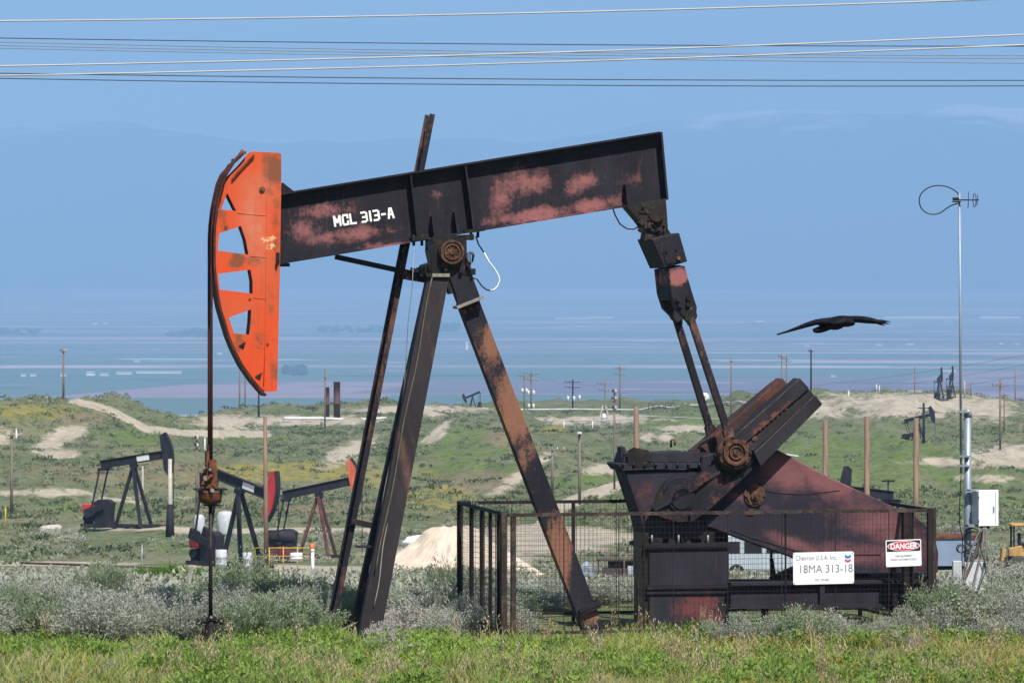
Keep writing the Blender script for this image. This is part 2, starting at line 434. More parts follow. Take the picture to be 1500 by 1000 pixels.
# ------------------------------------------------------------------ valley plain (far below, hazy)
def plain_material():
    m = NT('plain')
    def fields(sx, sy, rot, seed):
        mp = m.n('ShaderNodeMapping'); m.lk(m.coord(), mp.inputs['Vector']); mp.inputs['Scale'].default_value = (1 / sx, 1 / sy, 1); mp.inputs['Rotation'].default_value = (0, 0, R(rot)); mp.inputs['Location'].default_value = (seed, seed * 1.7, 0)
        v = m.n('ShaderNodeTexVoronoi', distance='CHEBYCHEV'); v.inputs['Scale'].default_value = 1; v.inputs['Randomness'].default_value = 0.75
        m.lk(mp.outputs['Vector'], v.inputs['Vector']); return v.outputs['Color']
    s = m.n('ShaderNodeSeparateColor'); m.lk(fields(2600, 1500, 6, 3.1), s.inputs[0])
    c = m.mix(m.ramp(s.outputs[0], 0.35, 0.45), (0.15, 0.105, 0.14), (0.28, 0.185, 0.21))
    c = m.mix(m.ramp(s.outputs[1], 0.62, 0.66), c, (0.085, 0.135, 0.095))
    c = m.mix(m.ramp(s.outputs[2], 0.86, 0.9), c, (0.44, 0.35, 0.34))
    s2 = m.n('ShaderNodeSeparateColor'); m.lk(fields(900, 420, 4, 9.4), s2.inputs[0])
    c = m.mix(m.ramp(s2.outputs[0], 0.78, 0.82, 0, 0.7), c, (0.09, 0.13, 0.12))
    c = m.mix(m.ramp(s2.outputs[1], 0.93, 0.95, 0, 0.75), c, (0.55, 0.5, 0.44))
    nz = m.noise(0.004, 6, 0.6, stretch=(0.4, 1, 1)); c = m.mix(m.ramp(nz, 0.45, 0.7, 0, 0.5), c, (0.18, 0.135, 0.155))
    # pale lanes and drainage strips
    nl = m.noise(0.0011, 6, 0.75, stretch=(0.35, 1, 1)); c = m.mix(m.ramp(m.noise(0.0011, 6, 0.75, stretch=(0.35, 1, 1)), 0.60, 0.66, 0, 0.35), c, (0.42, 0.36, 0.34)); c = m.mix(m.ramp(m.noise(0.006, 8, .8, stretch=(.3, 1, 1)), .56, .66, 0, .5), c, (0.04, 0.05, 0.055))
    s3 = m.n('ShaderNodeSeparateColor'); m.lk(fields(230, 90, 12, 5.7), s3.inputs[0])
    c = m.mix(m.math('MULTIPLY', m.ramp(s3.outputs[0], 0.965, 0.975, 0, .75), m.ramp(m.noise(0.0007, 5, .7), .5, .6, 0, .8)), c, (0.8, 0.76, 0.72))
    c = m.mix(m.math('MULTIPLY', m.ramp(s3.outputs[1], 0.90, 0.93), m.ramp(m.noise(0.0005, 5, .7, stretch=(.5, 1, 1)), .48, .56, 0, .8)), c, (0.025, 0.035, 0.03))
    return m.out(c, 0.95, 0, 0.1)
pl = MB()
def plain_z(D):                                                     # flat valley floor that climbs gently towards the mountains
    return -150.0 + 215.0 * (max(D - 8500.0, 0.0) / 18000.0) ** 1.35
def plain_D(py):                                                    # distance at which the floor shows at a photo row
    D = 5000.0
    for _ in range(60): D = 0.6 * D + 0.4 * min(F * (CZ - plain_z(D)) / max(py - HY, 6), 24000)
    return D
pd = [1500, 5000] + list(np.linspace(8500, 27500, 24))
for D_ in pd: pl.v += [Vector((-0.62 * D_ - 6000, D_ + CY, plain_z(D_))), Vector((0.62 * D_ + 6000, D_ + CY, plain_z(D_)))]
for i in range(len(pd) - 1): pl.f.append([2 * i, 2 * i + 1, 2 * i + 3, 2 * i + 2]); pl.sm.append(True)
plain = pl.build('valley_plain', plain_material(), recalc=False)
tag(plain, kind='structure')

# ------------------------------------------------------------------ mountains across the valley
def mountain_mesh(name, D0, depth, prof, seed, base, amp):
    xs = np.linspace(-0.45, 0.45, 520); ts = np.linspace(0, 1, 60)
    XX, TT = np.meshgrid(xs, ts); DDm = D0 + TT * depth
    pxs = 750 + F * XX
    top = np.interp(pxs, [p[0] for p in prof], [p[1] for p in prof])
    topz = CZ + (HY - top) / F * (D0 + 0.7 * depth)
    shp = np.sin(np.clip(TT / 0.7, 0, 1) * math.pi / 2) ** 1.1 * np.where(TT > 0.7, np.cos((TT - 0.7) / 0.3 * math.pi / 2), 1)
    wx = XX * DDm
    nz = fbm(wx / 2600.0, DDm / 2600.0, seed, 6, 0.55) - 0.5
    rid = 0.5 - np.abs(fbm(wx / 1500.0, DDm / 3500.0, seed + 5, 5, 0.55) - 0.5) * 2
    Z = base + (topz - base) * shp + shp * (nz * amp * 0.5 + (rid - 0.25) * amp * (1 - 0.75 * np.abs(TT - 0.7)))
    Vv = np.stack([wx.ravel(), (DDm + CY).ravel(), Z.ravel()], 1)
    idx = np.arange(XX.size).reshape(XX.shape)
    Fm = np.stack([idx[:-1, :-1], idx[:-1, 1:], idx[1:, 1:], idx[1:, :-1]], -1).reshape(-1, 4)
    m = NT(name)
    g = m.n('ShaderNodeSeparateXYZ'); m.lk(m.coord(), g.inputs[0])
    hz = m.math('ADD', g.outputs[2], m.math('MULTIPLY', m.math('SUBTRACT', m.noise(0.0012, 8, 0.7), 0.5), 900))
    c = m.mix(m.noise(0.0006, 6, 0.6), (0.05, 0.055, 0.05), (0.11, 0.09, 0.08)) if name == 'hills' else m.mix(m.noise(0.0006, 6, 0.6), (0.015, 0.018, 0.02), (0.045, 0.04, 0.035))
    c = m.mix(m.ramp(hz, 1120, 1300, 0, 0.9), c, (0.8, 0.8, 0.82))
    o = mesh_np(name, Vv, Fm, m.out(c, 0.9, 0, 0.1), smooth=True)
    return tag(o, kind='structure')
mountain_mesh('mountains', 24000, 7500, [(-800, 250), (-200, 215), (0, 192), (110, 186), (190, 180), (250, 194), (330, 208), (500, 217), (600, 206), (760, 214), (880, 200), (960, 186), (1100, 168), (1250, 174), (1400, 160), (1500, 163), (1700, 190), (2300, 240)], 31, -150, 190)

# ------------------------------------------------------------------ the air
hz = MB(); hz.box((0, 15800, 1100 - 290), (60000, 32600, 2480))
hm = bpy.data.materials.new('haze'); hm.use_nodes = True; ht = hm.node_tree
ht.nodes.remove(ht.nodes['Principled BSDF'])
pv = ht.nodes.new('ShaderNodeVolumePrincipled'); ho = [k for k in ht.nodes if k.type == 'OUTPUT_MATERIAL'][0]
pv.inputs['Color'].default_value = (0.325, 0.56, 0.88, 1); pv.inputs['Density'].default_value = 1.10e-4; pv.inputs['Anisotropy'].default_value = -0.2
pv.inputs['Absorption Color'].default_value = (0, 0, 0, 1)
ht.links.new(pv.outputs[0], ho.inputs['Volume'])
haze = hz.build('haze', hm); tag(haze, 'pale blue haze filling the valley air out to the mountains', 'haze', kind='stuff')
# ------------------------------------------------------------------ main pumping unit
TH = R(12.0); CT, ST = math.cos(TH), math.sin(TH)
OX, OY = (658 - 750) / 100.0, 0.0
def U(px, py, v=0.0):
    """photo pixel on the vertical plane v of the unit's own frame -> local (u, v, z)"""
    k = (px - 750) / F
    u = (k * (60 + OY + v * CT) - OX + v * ST) / (CT - k * ST)
    D = 60 + OY + u * ST + v * CT
    return Vector((u, v, CZ - (py - HY) / F * D))
def U2(px, py, v=0.0):
    q = U(px, py, v); return (q.x, q.z)
def ring(pts, v): return [U2(x, y, v) for x, y in pts]
def frameobj(name): return empty(name, (OX, OY, 0), TH)

M_beam = worn('beam_paint', patches=[
    (*U2(500, 345), 0.95, 0.14, 8, 1.0), (*U2(560, 383 - 18), 0.42, 0.16, 8, 1.0), (*U2(480, 308), 0.62, 0.16, 10, 0.9), (*U2(452, 335), 0.35, 0.3, 8, 0.9),
    (*U2(762, 268), 0.62, 0.30, 10, 1.0), (*U2(780, 316), 0.85, 0.15, 8, 1.15), (*U2(870, 300), 0.55, 0.15, 10, 1.2), (*U2(850, 270), 0.45, 0.18, 25, 0.9), (*U2(735, 295), 0.25, 0.4, 0, 0.9),
    (*U2(930, 262), 0.22, 0.16, 0, 0.75), (*U2(640, 285), 0.12, 0.1, 0, 0.7)], scale=2.6, wear=(0.33, 0.13, 0.125), soft=0.26)
M_black = worn('black_paint', amount=-0.06, wear=(0.14, 0.055, 0.045), rust=(0.10, 0.045, 0.025))
M_greasy = worn('greasy_black', base=(0.010, 0.009, 0.009), wear=(0.055, 0.04, 0.028), rust=(0.09, 0.05, 0.03), amount=-0.03, rough=0.45, scale=5, rustamt=0.58)
M_leg = worn('leg_paint', base=(0.018, 0.0145, 0.017), wear=(0.17, 0.085, 0.06), rust=(0.12, 0.05, 0.03), stretch=(1, 1, 0.22), amount=0.0, scale=2.2, soft=0.3, patches=[
    (-0.70, 2.2, 0.10, 2.4, 12, 0.8), (-0.36, 1.6, 0.05, 1.9, 12, 0.8), (-0.35, 4.3, 0.06, 1.2, 12, 0.5)])
M_rear = worn('rear_leg_paint', wear=(0.27, 0.125, 0.078), rust=(0.19, 0.075, 0.04), scale=2.0, stretch=(1, 1, 0.45), soft=0.16, patches=[
    (*U2(715, 500), 0.34, 0.55, 0, 1.05), (*U2(750, 590), 0.38, 0.75, 0, 1.25), (*U2(772, 660), 0.24, 0.4, -20, 0.9), (*U2(815, 810), 0.30, 0.75, 0, 1.3), (*U2(858, 900), 0.25, 0.2, 0, 0.9)])
M_rail = worn('rail_paint', wear=(0.16, 0.075, 0.05), rust=(0.15, 0.07, 0.035), stretch=(1, 1, 0.3), amount=0.0, scale=3)
M_rod = worn('pitman_paint', wear=(0.16, 0.075, 0.055), rust=(0.14, 0.06, 0.04), stretch=(1, 1, 0.3), amount=0.03, scale=3.2)
M_yoke = worn('yoke_paint', wear=(0.34, 0.125, 0.115), patches=[(*U2(998, 405, -0.6), 0.2, 0.2, 0, 1.25)], scale=3)
M_guard = worn('guard_paint', base=(0.020, 0.018, 0.028), wear=(0.225, 0.092, 0.096), rust=(0.15, 0.06, 0.045), scale=1.1, soft=0.36, amount=0.13, rustamt=0.70, stretch=(0.8, 1, 1.5), patches=[
    (*U2(1200, 690, -.3), 0.85, 0.28, -38, 1.3), (*U2(1150, 690, -.3), 0.5, 0.35, 0, 1.0), (*U2(1290, 770, -.3), 0.95, 0.33, -18, 1.15),
    (*U2(1170, 800, -.3), 0.6, 0.10, -22, 0.9), (*U2(1250, 810, -.3), 1.0, 0.22, 0, 0.95), (*U2(1340, 800, -.3), 0.45, 0.5, 0, 0.85), (*U2(1100, 735, -.3), 0.4, 0.07, -22, 0.7)])
M_box = worn('gearbox_paint', base=(0.018, 0.017, 0.025), wear=(0.16, 0.06, 0.06), patches=[(*U2(945, 725, -.3), 0.25, 0.4, 0, 0.55)], scale=3, soft=.3, amount=.06)
M_ped = worn('pedestal_paint', base=(0.018, 0.017, 0.024), wear=(0.17, 0.05, 0.05), patches=[(*U2(1020, 890, -.4), 0.5, 0.4, 10, 0.95), (*U2(1000, 800, -.4), 0.6, 0.25, 0, 0.45)], scale=2.2)
M_weight = worn('counterweight_paint', base=(0.017, 0.016, 0.020), wear=(0.20, 0.065, 0.035), rust=(0.16, 0.075, 0.04), scale=3.0, patches=[
    (*U2(1125, 612, -.6), 0.6, 0.07, 39, 0.8), (*U2(1085, 650, -.6), 0.2, 0.16, 0, 0.9)])
M_farw = worn('far_weight_paint', base=(0.03, 0.018, 0.016), wear=(0.13, 0.05, 0.035), amount=0.02, scale=2.5)
M_rusty = worn('rusty_iron', base=(0.05, 0.022, 0.016), wear=(0.23, 0.085, 0.035), rust=(0.30, 0.12, 0.05), amount=0.05, scale=6, rough=0.75, rustamt=0.55)
M_cable = worn('rusty_cable', base=(0.035, 0.013, 0.012), wear=(0.12, 0.028, 0.02), rust=(0.15, 0.04, 0.025), amount=0.02, scale=7, rough=0.7)
M_steel = simple('dull_steel', (0.32, 0.32, 0.31), 0.35, 6, 0.5, 0.5)
M_hub = worn('hub_rust', base=(0.03, 0.02, 0.017), wear=(0.18, 0.085, 0.05), amount=0.06, scale=8, rustamt=0.55)
M_conc = simple('weathered_plate', (0.30, 0.27, 0.22), 0.55, 12, 0.85)
M_whitepaint = simple('stencil_white', (0.86, 0.86, 0.84), 0.12, 20, 0.7)
M_whitecable = simple('white_hose', (0.75, 0.76, 0.76), 0.1, 10, 0.5)
M_rubber = simple('black_cable', (0.012, 0.012, 0.014), 0.3, 10, 0.5)

def orange_material():
    m = NT('orange_paint')
    n1 = m.noise(1.6, 7, 0.65); n2 = m.noise(5.5, 7, 0.7); n3 = m.noise(9, 6, 0.75); n4 = m.noise(22, 4, 0.7)
    c = m.mix(m.ramp(n1, 0.35, 0.7), (0.60, 0.062, 0.011), (0.53, 0.085, 0.025))
    fade = ellipse_mask(m, [(*U2(370, 330), 0.22, 0.7, 5, 1.0), (*U2(385, 270), 0.2, 0.3, 0, 0.7)])
    c = m.mix(m.math('MULTIPLY', fade, m.ramp(n2, 0.3, 0.7, 0.25, 0.8)), c, (0.50, 0.20, 0.12))
    dirt = ellipse_mask(m, [(*U2(398, 248), 0.2, 0.32, 0, 1.0), (*U2(345, 382), 0.13, 0.14, 0, 1.2), (*U2(394, 282), 0.1, 0.1, 0, 0.6), (*U2(395, 440), 0.1, 0.35, 0, 0.45), (*U2(365, 385), 0.3, 0.12, 0, 0.5), (*U2(380, 500), 0.15, 0.25, 0, 0.45), (*U2(324, 320), 0.10, 0.5, 8, 0.55), (*U2(345, 500), 0.12, 0.5, -32, 0.6), (*U2(403, 545), 0.12, 0.2, 0, 0.6), (*U2(402, 330), 0.07, 0.9, 0, 0.5)])
    k = m.ramp(m.math('ADD', m.math('MULTIPLY', dirt, 0.4), m.math('SUBTRACT', n2, 0.5)), 0.06, 0.34, 0, 0.9)
    c = m.mix(k, c, (0.16, 0.06, 0.025))
    c = m.mix(m.ramp(m.noise(14, 4, .6, stretch=(1, 1, .06)), .58, .74, 0, .38), c, (.22, .05, .018))
    chips = ellipse_mask(m, [(*U2(385, 350), 0.32, 0.14, 0, 1.0), (*U2(365, 310), 0.12, 0.12, 0, 0.8), (*U2(395, 360), 0.2, 0.1, 0, 1.0)])
    kk_ = m.ramp(m.math('ADD', n3, m.math('MULTIPLY', chips, 0.16)), 0.70, 0.74)
    c = m.mix(kk_, c, (0.75, 0.42, 0.22))
    c = m.mix(m.ramp(n4, 0.66, 0.74, 0, 0.5), c, (0.2, 0.06, 0.02)); c = m.mix(m.ramp(m.noise(3.2, 8, .75, stretch=(1.6, 1, .45)), .5, .75, 0, .4), c, (.44, .075, .02))
    m.bump(n2, 0.15, 0.01)
    return m.out(c, m.ramp(n2, 0.3, 0.7, 0.5, 0.7), 0, 0.3)
M_orange = orange_material()

pj = frameobj('pumpjack')
tag(pj, 'large black and rust-red pumpjack with an orange horse head, stencilled MCL 313-A, nearest in view', 'pumpjack')

# ---- walking beam
wb = MB()
TL, TR, BR, BL = (404, 287), (963, 196), (972, 291), (404, 385)
def onl(a, b, t): return (a[0] + (b[0] - a[0]) * t, a[1] + (b[1] - a[1]) * t)
wb.prism([ring([TL, TR, BR, BL], 0)], -0.012, 0.012)
def flange(a, b, th, hw, up):
    p, q = Vector((*U2(*a), 0)), Vector((*U2(*b), 0)); d = (q - p).normalized(); nrm = Vector((-d.y, d.x, 0)) * up
    ring_ = [p, q, q + nrm * th, p + nrm * th]
    wb.prism([[(r_.x, r_.y) for r_ in ring_]], -hw, hw)
flange(TL, TR, 0.028, 0.165, 1); flange(BL, BR, 0.028, 0.165, -1)
# end plate and full-depth stiffeners
def stiff(a, b, w, v0, v1):
    p, q = Vector((*U2(*a), 0)), Vector((*U2(*b), 0)); d = (q - p).normalized(); x = Vector((d.y, -d.x, 0)) * w / 2
    wb.prism([[((p - x).x, (p - x).y), ((q - x).x, (q - x).y), ((q + x).x, (q + x).y), ((p + x).x, (p + x).y)]], v0, v1)
stiff((965, 194), (974, 293), 0.03, -0.168, 0.168)
for a, b in (((599, 257), (609, 349)), ((679, 244), (691, 335))):
    stiff(a, b, 0.022, -0.158, -0.013); stiff(a, b, 0.022, 0.013, 0.158)
for a, b in (((631, 317), (634, 345)), ((664, 311), (668, 340)), ((914, 271), (917, 299))):
    stiff(a, b, 0.028, -0.15, -0.013); stiff(a, b, 0.028, 0.013, 0.15)
wb_o = wb.build('walking_beam', M_beam, pj)
# stencil lettering on the web
def stencil(parent, text, name, a, b, h, wchar, gap, stroke, v, mat):
    """letters made of separate bars, like a cut stencil; a,b = baseline ends in local u,z"""
    G = {'M': [((0, 0), (0, 1)), ((0.02, 1), (0.5, 0.35)), ((0.98, 1), (0.5, 0.35)), ((1, 0), (1, 1))],
         'C': [((0, .17), (0, .83)), ((.14, 0), (.86, 0)), ((.14, 1), (.86, 1)), ((1, .02), (1, .3)), ((1, .7), (1, .98))],
         'L': [((0, 0), (0, 1)), ((.26, 0), (1, 0))],
         '3': [((.0, 1), (.72, 1)), ((.0, 0), (.72, 0)), ((.25, .5), (.72, .5)), ((1, .58), (1, .9)), ((1, .1), (1, .42))],
         '1': [((.5, 0), (.5, .43)), ((.5, .57), (.5, 1))],
         '-': [((.1, .5), (.9, .5))],
         'A': [((0, 0), (.34, 1)), ((1, 0), (.66, 1)), ((.34, .38), (.66, .38)), ((.36, 1), (.64, 1))]}
    bb = MB(); A, B = Vector(a), Vector(b); d = (B - A).normalized(); up = Vector((-d.y, d.x)); x = 0
    for ch in text:
        wc = wchar * (1.15 if ch == 'M' else 0.35 if ch == '1' else 0.8 if ch == '-' else 1)
        if ch != ' ':
            for (x0, y0), (x1, y1) in G[ch]:
                p = A + d * (x + x0 * wc) + up * (y0 * h); q = A + d * (x + x1 * wc) + up * (y1 * h)
                e = (q - p).normalized(); nn = Vector((-e.y, e.x)) * stroke / 2; ex = e * (stroke * 0.42)
                bb.prism([[tuple(p - ex - nn), tuple(q + ex - nn), tuple(q + ex + nn), tuple(p - ex + nn)]], v - 0.004 - 0.0004 * (len(bb.v) % 7), v)
        x += wc + gap if ch != ' ' else wchar * 0.75
    return bb.build(name, mat, parent)
pa, pb = U2(491, 331, -0.013), U2(580, 318, -0.013)
stencil(wb_o, 'MCL 313-A', 'stencilled_number', pa, pb, 0.135, 0.072, 0.042, 0.030, -0.0125, M_whitepaint)

# ---- horse head
HV = 0.17
outl = [(370, 222), (409, 224), (412, 226), (412, 270), (410, 400), (406, 571), (404, 573), (390, 574), (383, 569), (372, 556), (357, 535), (345, 512), (337, 492), (331, 472), (325, 452), (321, 432),
        (318, 410), (316, 385), (316, 350), (317, 330), (320, 308), (325, 288), (330, 268), (337, 258), (352, 243)]
W1 = [(328, 286), (333, 283), (346, 309), (321, 307)]; W2 = [(321, 342), (353, 331), (360, 351), (364, 373), (319, 367)]
W3 = [(320, 401), (367, 395), (370, 412), (370, 430), (322, 424)]; W4 = [(335, 465), (368, 453), (367, 472), (365, 490), (343, 488)]
W1 = [(330, 290), (333, 283), (346, 309), (324, 307)]
hh = MB()
hh.prism([ring(outl, -HV), ring(W1, -HV), ring(W2, -HV), ring(W3, -HV), ring(W4, -HV)], -HV, -HV + 0.012, lambda x, y, z: Vector((x, y, z)))
hh.prism([ring(outl, -HV), ring(W1, -HV), ring(W2, -HV), ring(W3, -HV), ring(W4, -HV)], HV - 0.012, HV)
# inner curved plate, back plate, top plate joining both cheeks
def strip(pts, w, v0, v1, mb):
    q = [Vector((*U2(x, y, -HV),)) for x, y in pts]; L1, L2 = [], []
    for i, p in enumerate(q):
        d = (q[min(i + 1, len(q) - 1)] - q[max(i - 1, 0)]).normalized(); nn = Vector((-d.y, d.x)) * w / 2
        L1.append(tuple(p + nn)); L2.append(tuple(p - nn))
    mb.prism([L1 + L2[::-1]], v0, v1)
inner = MB()
strip([(335, 283), (348, 309), (355, 331), (362, 351), (366, 373), (369, 395), (372, 412), (372, 430), (370, 453), (369, 472), (366, 493)], 0.016, -HV + 0.0125, HV - 0.0125, inner)
strip([(409.5, 232), (408, 400), (404, 566)], 0.016, -HV + 0.0125, HV - 0.0125, inner)
strip([(374, 225.5), (406, 226.5)], 0.014, -HV + 0.0125, HV - 0.0125, inner)
hho = hh.build('horse_head', M_orange, pj)
inner.build('inner_plate', M_cable, hho)  # dark cable colour stands in for shade on the window edges
rim = MB()
arc = [(341, 240), (331, 256), (325, 270), (321, 288), (317, 308), (314.5, 330), (313.5, 350), (313.5, 385), (315.5, 410), (318.5, 432), (322.5, 452), (328.5, 472), (334.5, 492), (342.5, 512), (354.5, 536), (370, 558), (382, 572), (389, 579)]
strip(arc, 0.034, -HV - 0.05, HV + 0.05, rim)
rim.build('curved_rim', M_cable, hho)
sh = MB()                                                           # slanted top ledge with clamps
strip([(372, 227), (356, 243), (340, 262)], 0.02, -HV - 0.055, -HV - 0.001, sh)
strip([(361, 222), (344, 238)], 0.03, -0.12, 0.12, sh)
for x, y in ((352, 226), (341, 235), (358, 224)):
    a = U(x, y, -0.14); b = U(x, y, 0.14); sh.cyl(a, b, 0.028, n=8)
sh.cyl(U(349, 231, -.1), U(355, 219, -.1), 0.018, n=6)
sh.build('hanger_clamp', M_rusty, hho)
wl = MB()
for pts_ in (((391, 230), (390.5, 300), (390, 400), (388, 500), (386, 566)), ((347, 312), (389, 316)), ((366, 375), (390, 377)), ((371, 436), (389, 438))):
    wl.tube([U(x_, y_, -HV - .001) + Vector((0.004 * math.sin(k_ * 2.3), 0, 0)) for k_, (x_, y_) in enumerate(pts_)], 0.007, 5)
wl.build_each('weld_bead', M_orange, hho)
br_ = MB()
for x, y in ((384, 278),):
    c = U(x, y, -HV - 0.004); br_.cyl(c, c + Vector((0, -0.012, 0)), 0.045, n=16); br_.cyl(c + Vector((0, -0.012, 0)), c + Vector((0, -0.03, 0)), 0.02, n=6)
for x, y in ((366, 438), (331, 333), (392, 504)):
    c = U(x, y, -HV); br_.cyl(c, c + Vector((0, -0.012, 0)), 0.018, n=8)
br_.build_each('bolt', M_rusty, hho)
lt = MB(); lt.box(U(407, 378, -HV - 0.01), (0.05, 0.03, 0.16)); lt.box(U(405, 389, -HV - 0.012), (0.03, 0.03, 0.06))
for x, y in ((353, 506), (377, 551)):
    lt.prism([ring([(x + 7, y - 6), (x + 4, y + 4), (x - 3, y)], -HV)], -HV - 0.02, -HV - 0.001)
lt.prism([ring([(413, 268), (413, 284), (430, 281)], 0)], -0.1, 0.1)
lt.box(U(415, 388, 0), (0.16, 0.2, 0.05))
lt.build_each('latch', M_greasy, hho)

# ---- bridle cables and carrier bar, polished rod
for v in (-0.13, 0.13):
    c = MB(); pts = [U(352, 226, v)]
    for x, y in arc[1:9]: pts.append(U(x - 3.2, y, -HV) * 1.0); pts[-1].y = v
    u0 = pts[-1].x; z1 = U(313, 700, v).z
    top = pts[-1].z
    # below the tangent point the cables hang plumb
    pts = [p for p in pts if True]
    umin = min(p.x for p in pts); kmin = [i for i, p in enumerate(pts) if p.x <= umin + 1e-6][0]; pts = pts[:kmin + 1]
    umin = pts[-1].x
    pts += [Vector((umin, v, pts[-1].z - 0.6)), Vector((umin, v, 4.2)), Vector((umin, v, z1))]
    c.tube(pts, 0.021, 7)
    c.build('bridle_cable', M_cable, pj)
UC = umin
cb = MB()
zt = U(313, 718, 0).z; zb = U(313, 738, 0).z
cb.lathe([(0.02, zb), (0.10, zb + 0.005), (0.16, zb + 0.035), (0.175, zb + 0.10), (0.175, zt - 0.03), (0.19, zt), (0.02, zt + 0.01)], (UC, 0, 0), 20)
cbo = cb.build('carrier_bar', M_rusty, pj)
fl = MB(); fl.box((UC, 0, zt + 0.02), (0.46, 0.30, 0.025)); fl.box((UC + 0.02, 0, zb - 0.012), (0.24, 0.16, 0.02)); fl.build('flange_plate', M_greasy, cbo)
cl = MB(); random.seed(3)
z = zt + 0.04
cl.box((UC, 0, z + 0.14), (0.16, 0.34, 0.28)); cl.box((UC + 0.02, -0.03, z + 0.33), (0.11, 0.26, 0.16)); cl.box((UC - 0.10, 0, z + 0.12), (0.09, 0.18, 0.20))
cl.box((UC - 0.04, 0, z + 0.42), (0.05, 0.20, 0.22)); cl.box((UC - 0.02, 0, z + 0.56), (0.035, 0.16, 0.12))
for i in range(10):
    a = Vector((UC + random.uniform(-0.13, 0.05), -0.17 - random.random() * 0.03, z + random.uniform(0.0, 0.36))); cl.cyl(a, a + Vector((0, -0.05, 0)), random.uniform(0.016, 0.03), n=7)
cl.tube([(UC + .05, -.1, z + .46), (UC + .12, -.1, z + .5), (UC + .2, -.08, z + .53)], 0.006, 5)
cl.build('rod_clamp', M_rusty, cbo)
bo = MB()
for du, dz, r in ((-0.10, 0.15, 0.036), (-0.03, 0.27, 0.022), (-0.12, 0.30, 0.02), (0.0, -0.03, 0.03)):
    a = Vector((UC + du, -0.18, z + dz)); bo.cyl(a, a + Vector((0, -0.06, 0)), r, n=8)
bo.build_each('steel_bolt', M_steel, cbo)
pr = MB(); pr.cyl((UC + 0.005, 0, zb), (UC + 0.005, 0, 0.25), 0.031, n=10); pr.build('polished_rod', M_greasy, pj)

# ---- wellhead (stays in the ground: a thing of its own)
wh = frameobj('wellhead'); tag(wh, 'short black wellhead with stuffing box at the foot of the polished rod', 'wellhead')
b = MB(); z0 = U(315, 938, 0).z - 0.25; z1 = U(315, 903, 0).z
b.lathe([(0.02, z0), (0.115, z0), (0.115, z0 + 0.30), (0.10, z0 + 0.31), (0.10, z0 + .36), (0.085, z0 + .38), (0.085, z1 - .12), (0.075, z1 - .1), (0.07, z1), (0.03, z1 + 0.005)], (UC + 0.005, 0, 0), 18)
b.build('casing_head', M_greasy, wh)
b = MB()
for s in (-1, 1):
    b.cyl((UC, 0, z1 - 0.07), (UC + s * 0.15, 0, z1 - 0.06), 0.032, n=10); b.cyl((UC + s * 0.12, 0, z1 - 0.06), (UC + s * 0.19, 0, z1 - 0.055), 0.055, n=10)
b.box((UC + 0.02, -0.02, z1 - 0.02), (0.12, 0.14, 0.05)); b.build('stuffing_box', M_greasy, wh)
b = MB(); b.cyl((UC + .15, -.055, z1 - .055), (UC + .15, -.075, z1 - .055), 0.018, n=8); b.cyl((UC, -.09, z1 + .005), (UC, -.11, z1 + .005), 0.02, n=8); b.build_each('bolt', M_steel, wh)
b = MB(); b.tube([(UC + .09, 0, z0 + .3), (UC + .28, .05, z0 + .3), (UC + .3, .05, z0 + .1)], 0.03, 8); b.build('flow_pipe', M_rusty, wh)

# ---- samson post: two front legs spread across the unit, one rear leg
def leg(name_pts, w, d, mat, va, vb, extra=None):
    (x0, y0), (x1, y1) = name_pts
    a, b_ = U(x0, y0, va), U(x1, y1, vb); b_ = b_ + (b_ - a).normalized() * 0.25
    g = MB(); dd_ = (b_ - a).normalized(); y = (Vector((0, 1, 0)) - dd_ * dd_.y).normalized(); x = y.cross(dd_)
    fw = 0.028
    g.bar(a, b_, w - 0.0, 0.016, y)                                  # web face towards the side
    for s in (-1, 1):
        off = x * s * (w / 2 - 0.0) ; g.bar(a + off, b_ + off, 0.018, d, y)
    return g.build('leg', mat, pj, bevel=0.0)
def hleg(pts, w, d, mat, va, vb, inset=0.06):
    """channel leg: broad face near the viewer, flanges running back"""
    (x0, y0), (x1, y1) = pts
    a, b_ = U(x0, y0, va), U(x1, y1, vb); b_ = b_ + (b_ - a).normalized() * 0.25
    dd_ = (b_ - a).normalized(); y = (Vector((0, 1, 0)) - dd_ * dd_.y).normalized(); x = y.cross(dd_)
    g = MB(); prof = [(-w / 2, -d / 2), (w / 2, -d / 2), (w / 2, d / 2), (w / 2 - .018, d / 2), (w / 2 - .018, -d / 2 + .018), (-w / 2 + .018, -d / 2 + .018), (-w / 2 + .018, d / 2), (-w / 2, d / 2)]
    n_ = len(prof)
    vs_ = [a + x * p + y * q for p, q in prof] + [b_ + x * p + y * q for p, q in prof]
    g.add(vs_, [(i, (i + 1) % n_, n_ + (i + 1) % n_, n_ + i) for i in range(n_)])
    return g, a, b_, x, y
g, a, b_, x, y = hleg(((642, 400), (541, 925)), 0.315, 0.15, M_leg, -0.16, -0.85)
near_leg = g.build('leg', M_leg, pj)
g, a2, b2, x2, y2 = hleg(((637, 400), (523, 922)), 0.22, 0.16, M_leg, 0.16, 0.75)
far_leg = g.build('leg', M_black, pj)
g, a3, b3, x3, y3 = hleg(((684, 440), (869, 925)), 0.30, 0.24, M_rear, -0.10, -0.10)
rear_leg = g.build('leg', M_rear, pj); rear_leg['label'] = 'rear leg with large patches bleached to rust orange'
sp = MB()                                                           # splice plate near the top of the rear leg
c = U(686, 443, -0.24); dirv = (b3 - a3).normalized()
sp.bar(c - x3 * 0.21 + y3 * 0, c + x3 * 0.21, 0.035, 0.34, (0, 1, 0)); sp.build('splice_plate', M_conc, rear_leg)
sp = MB()
for s in (-0.1, 0.0, 0.1):
    q = c + x3 * s + dirv * 0.06; sp.cyl(q, q + dirv * 0.07, 0.03, n=6)
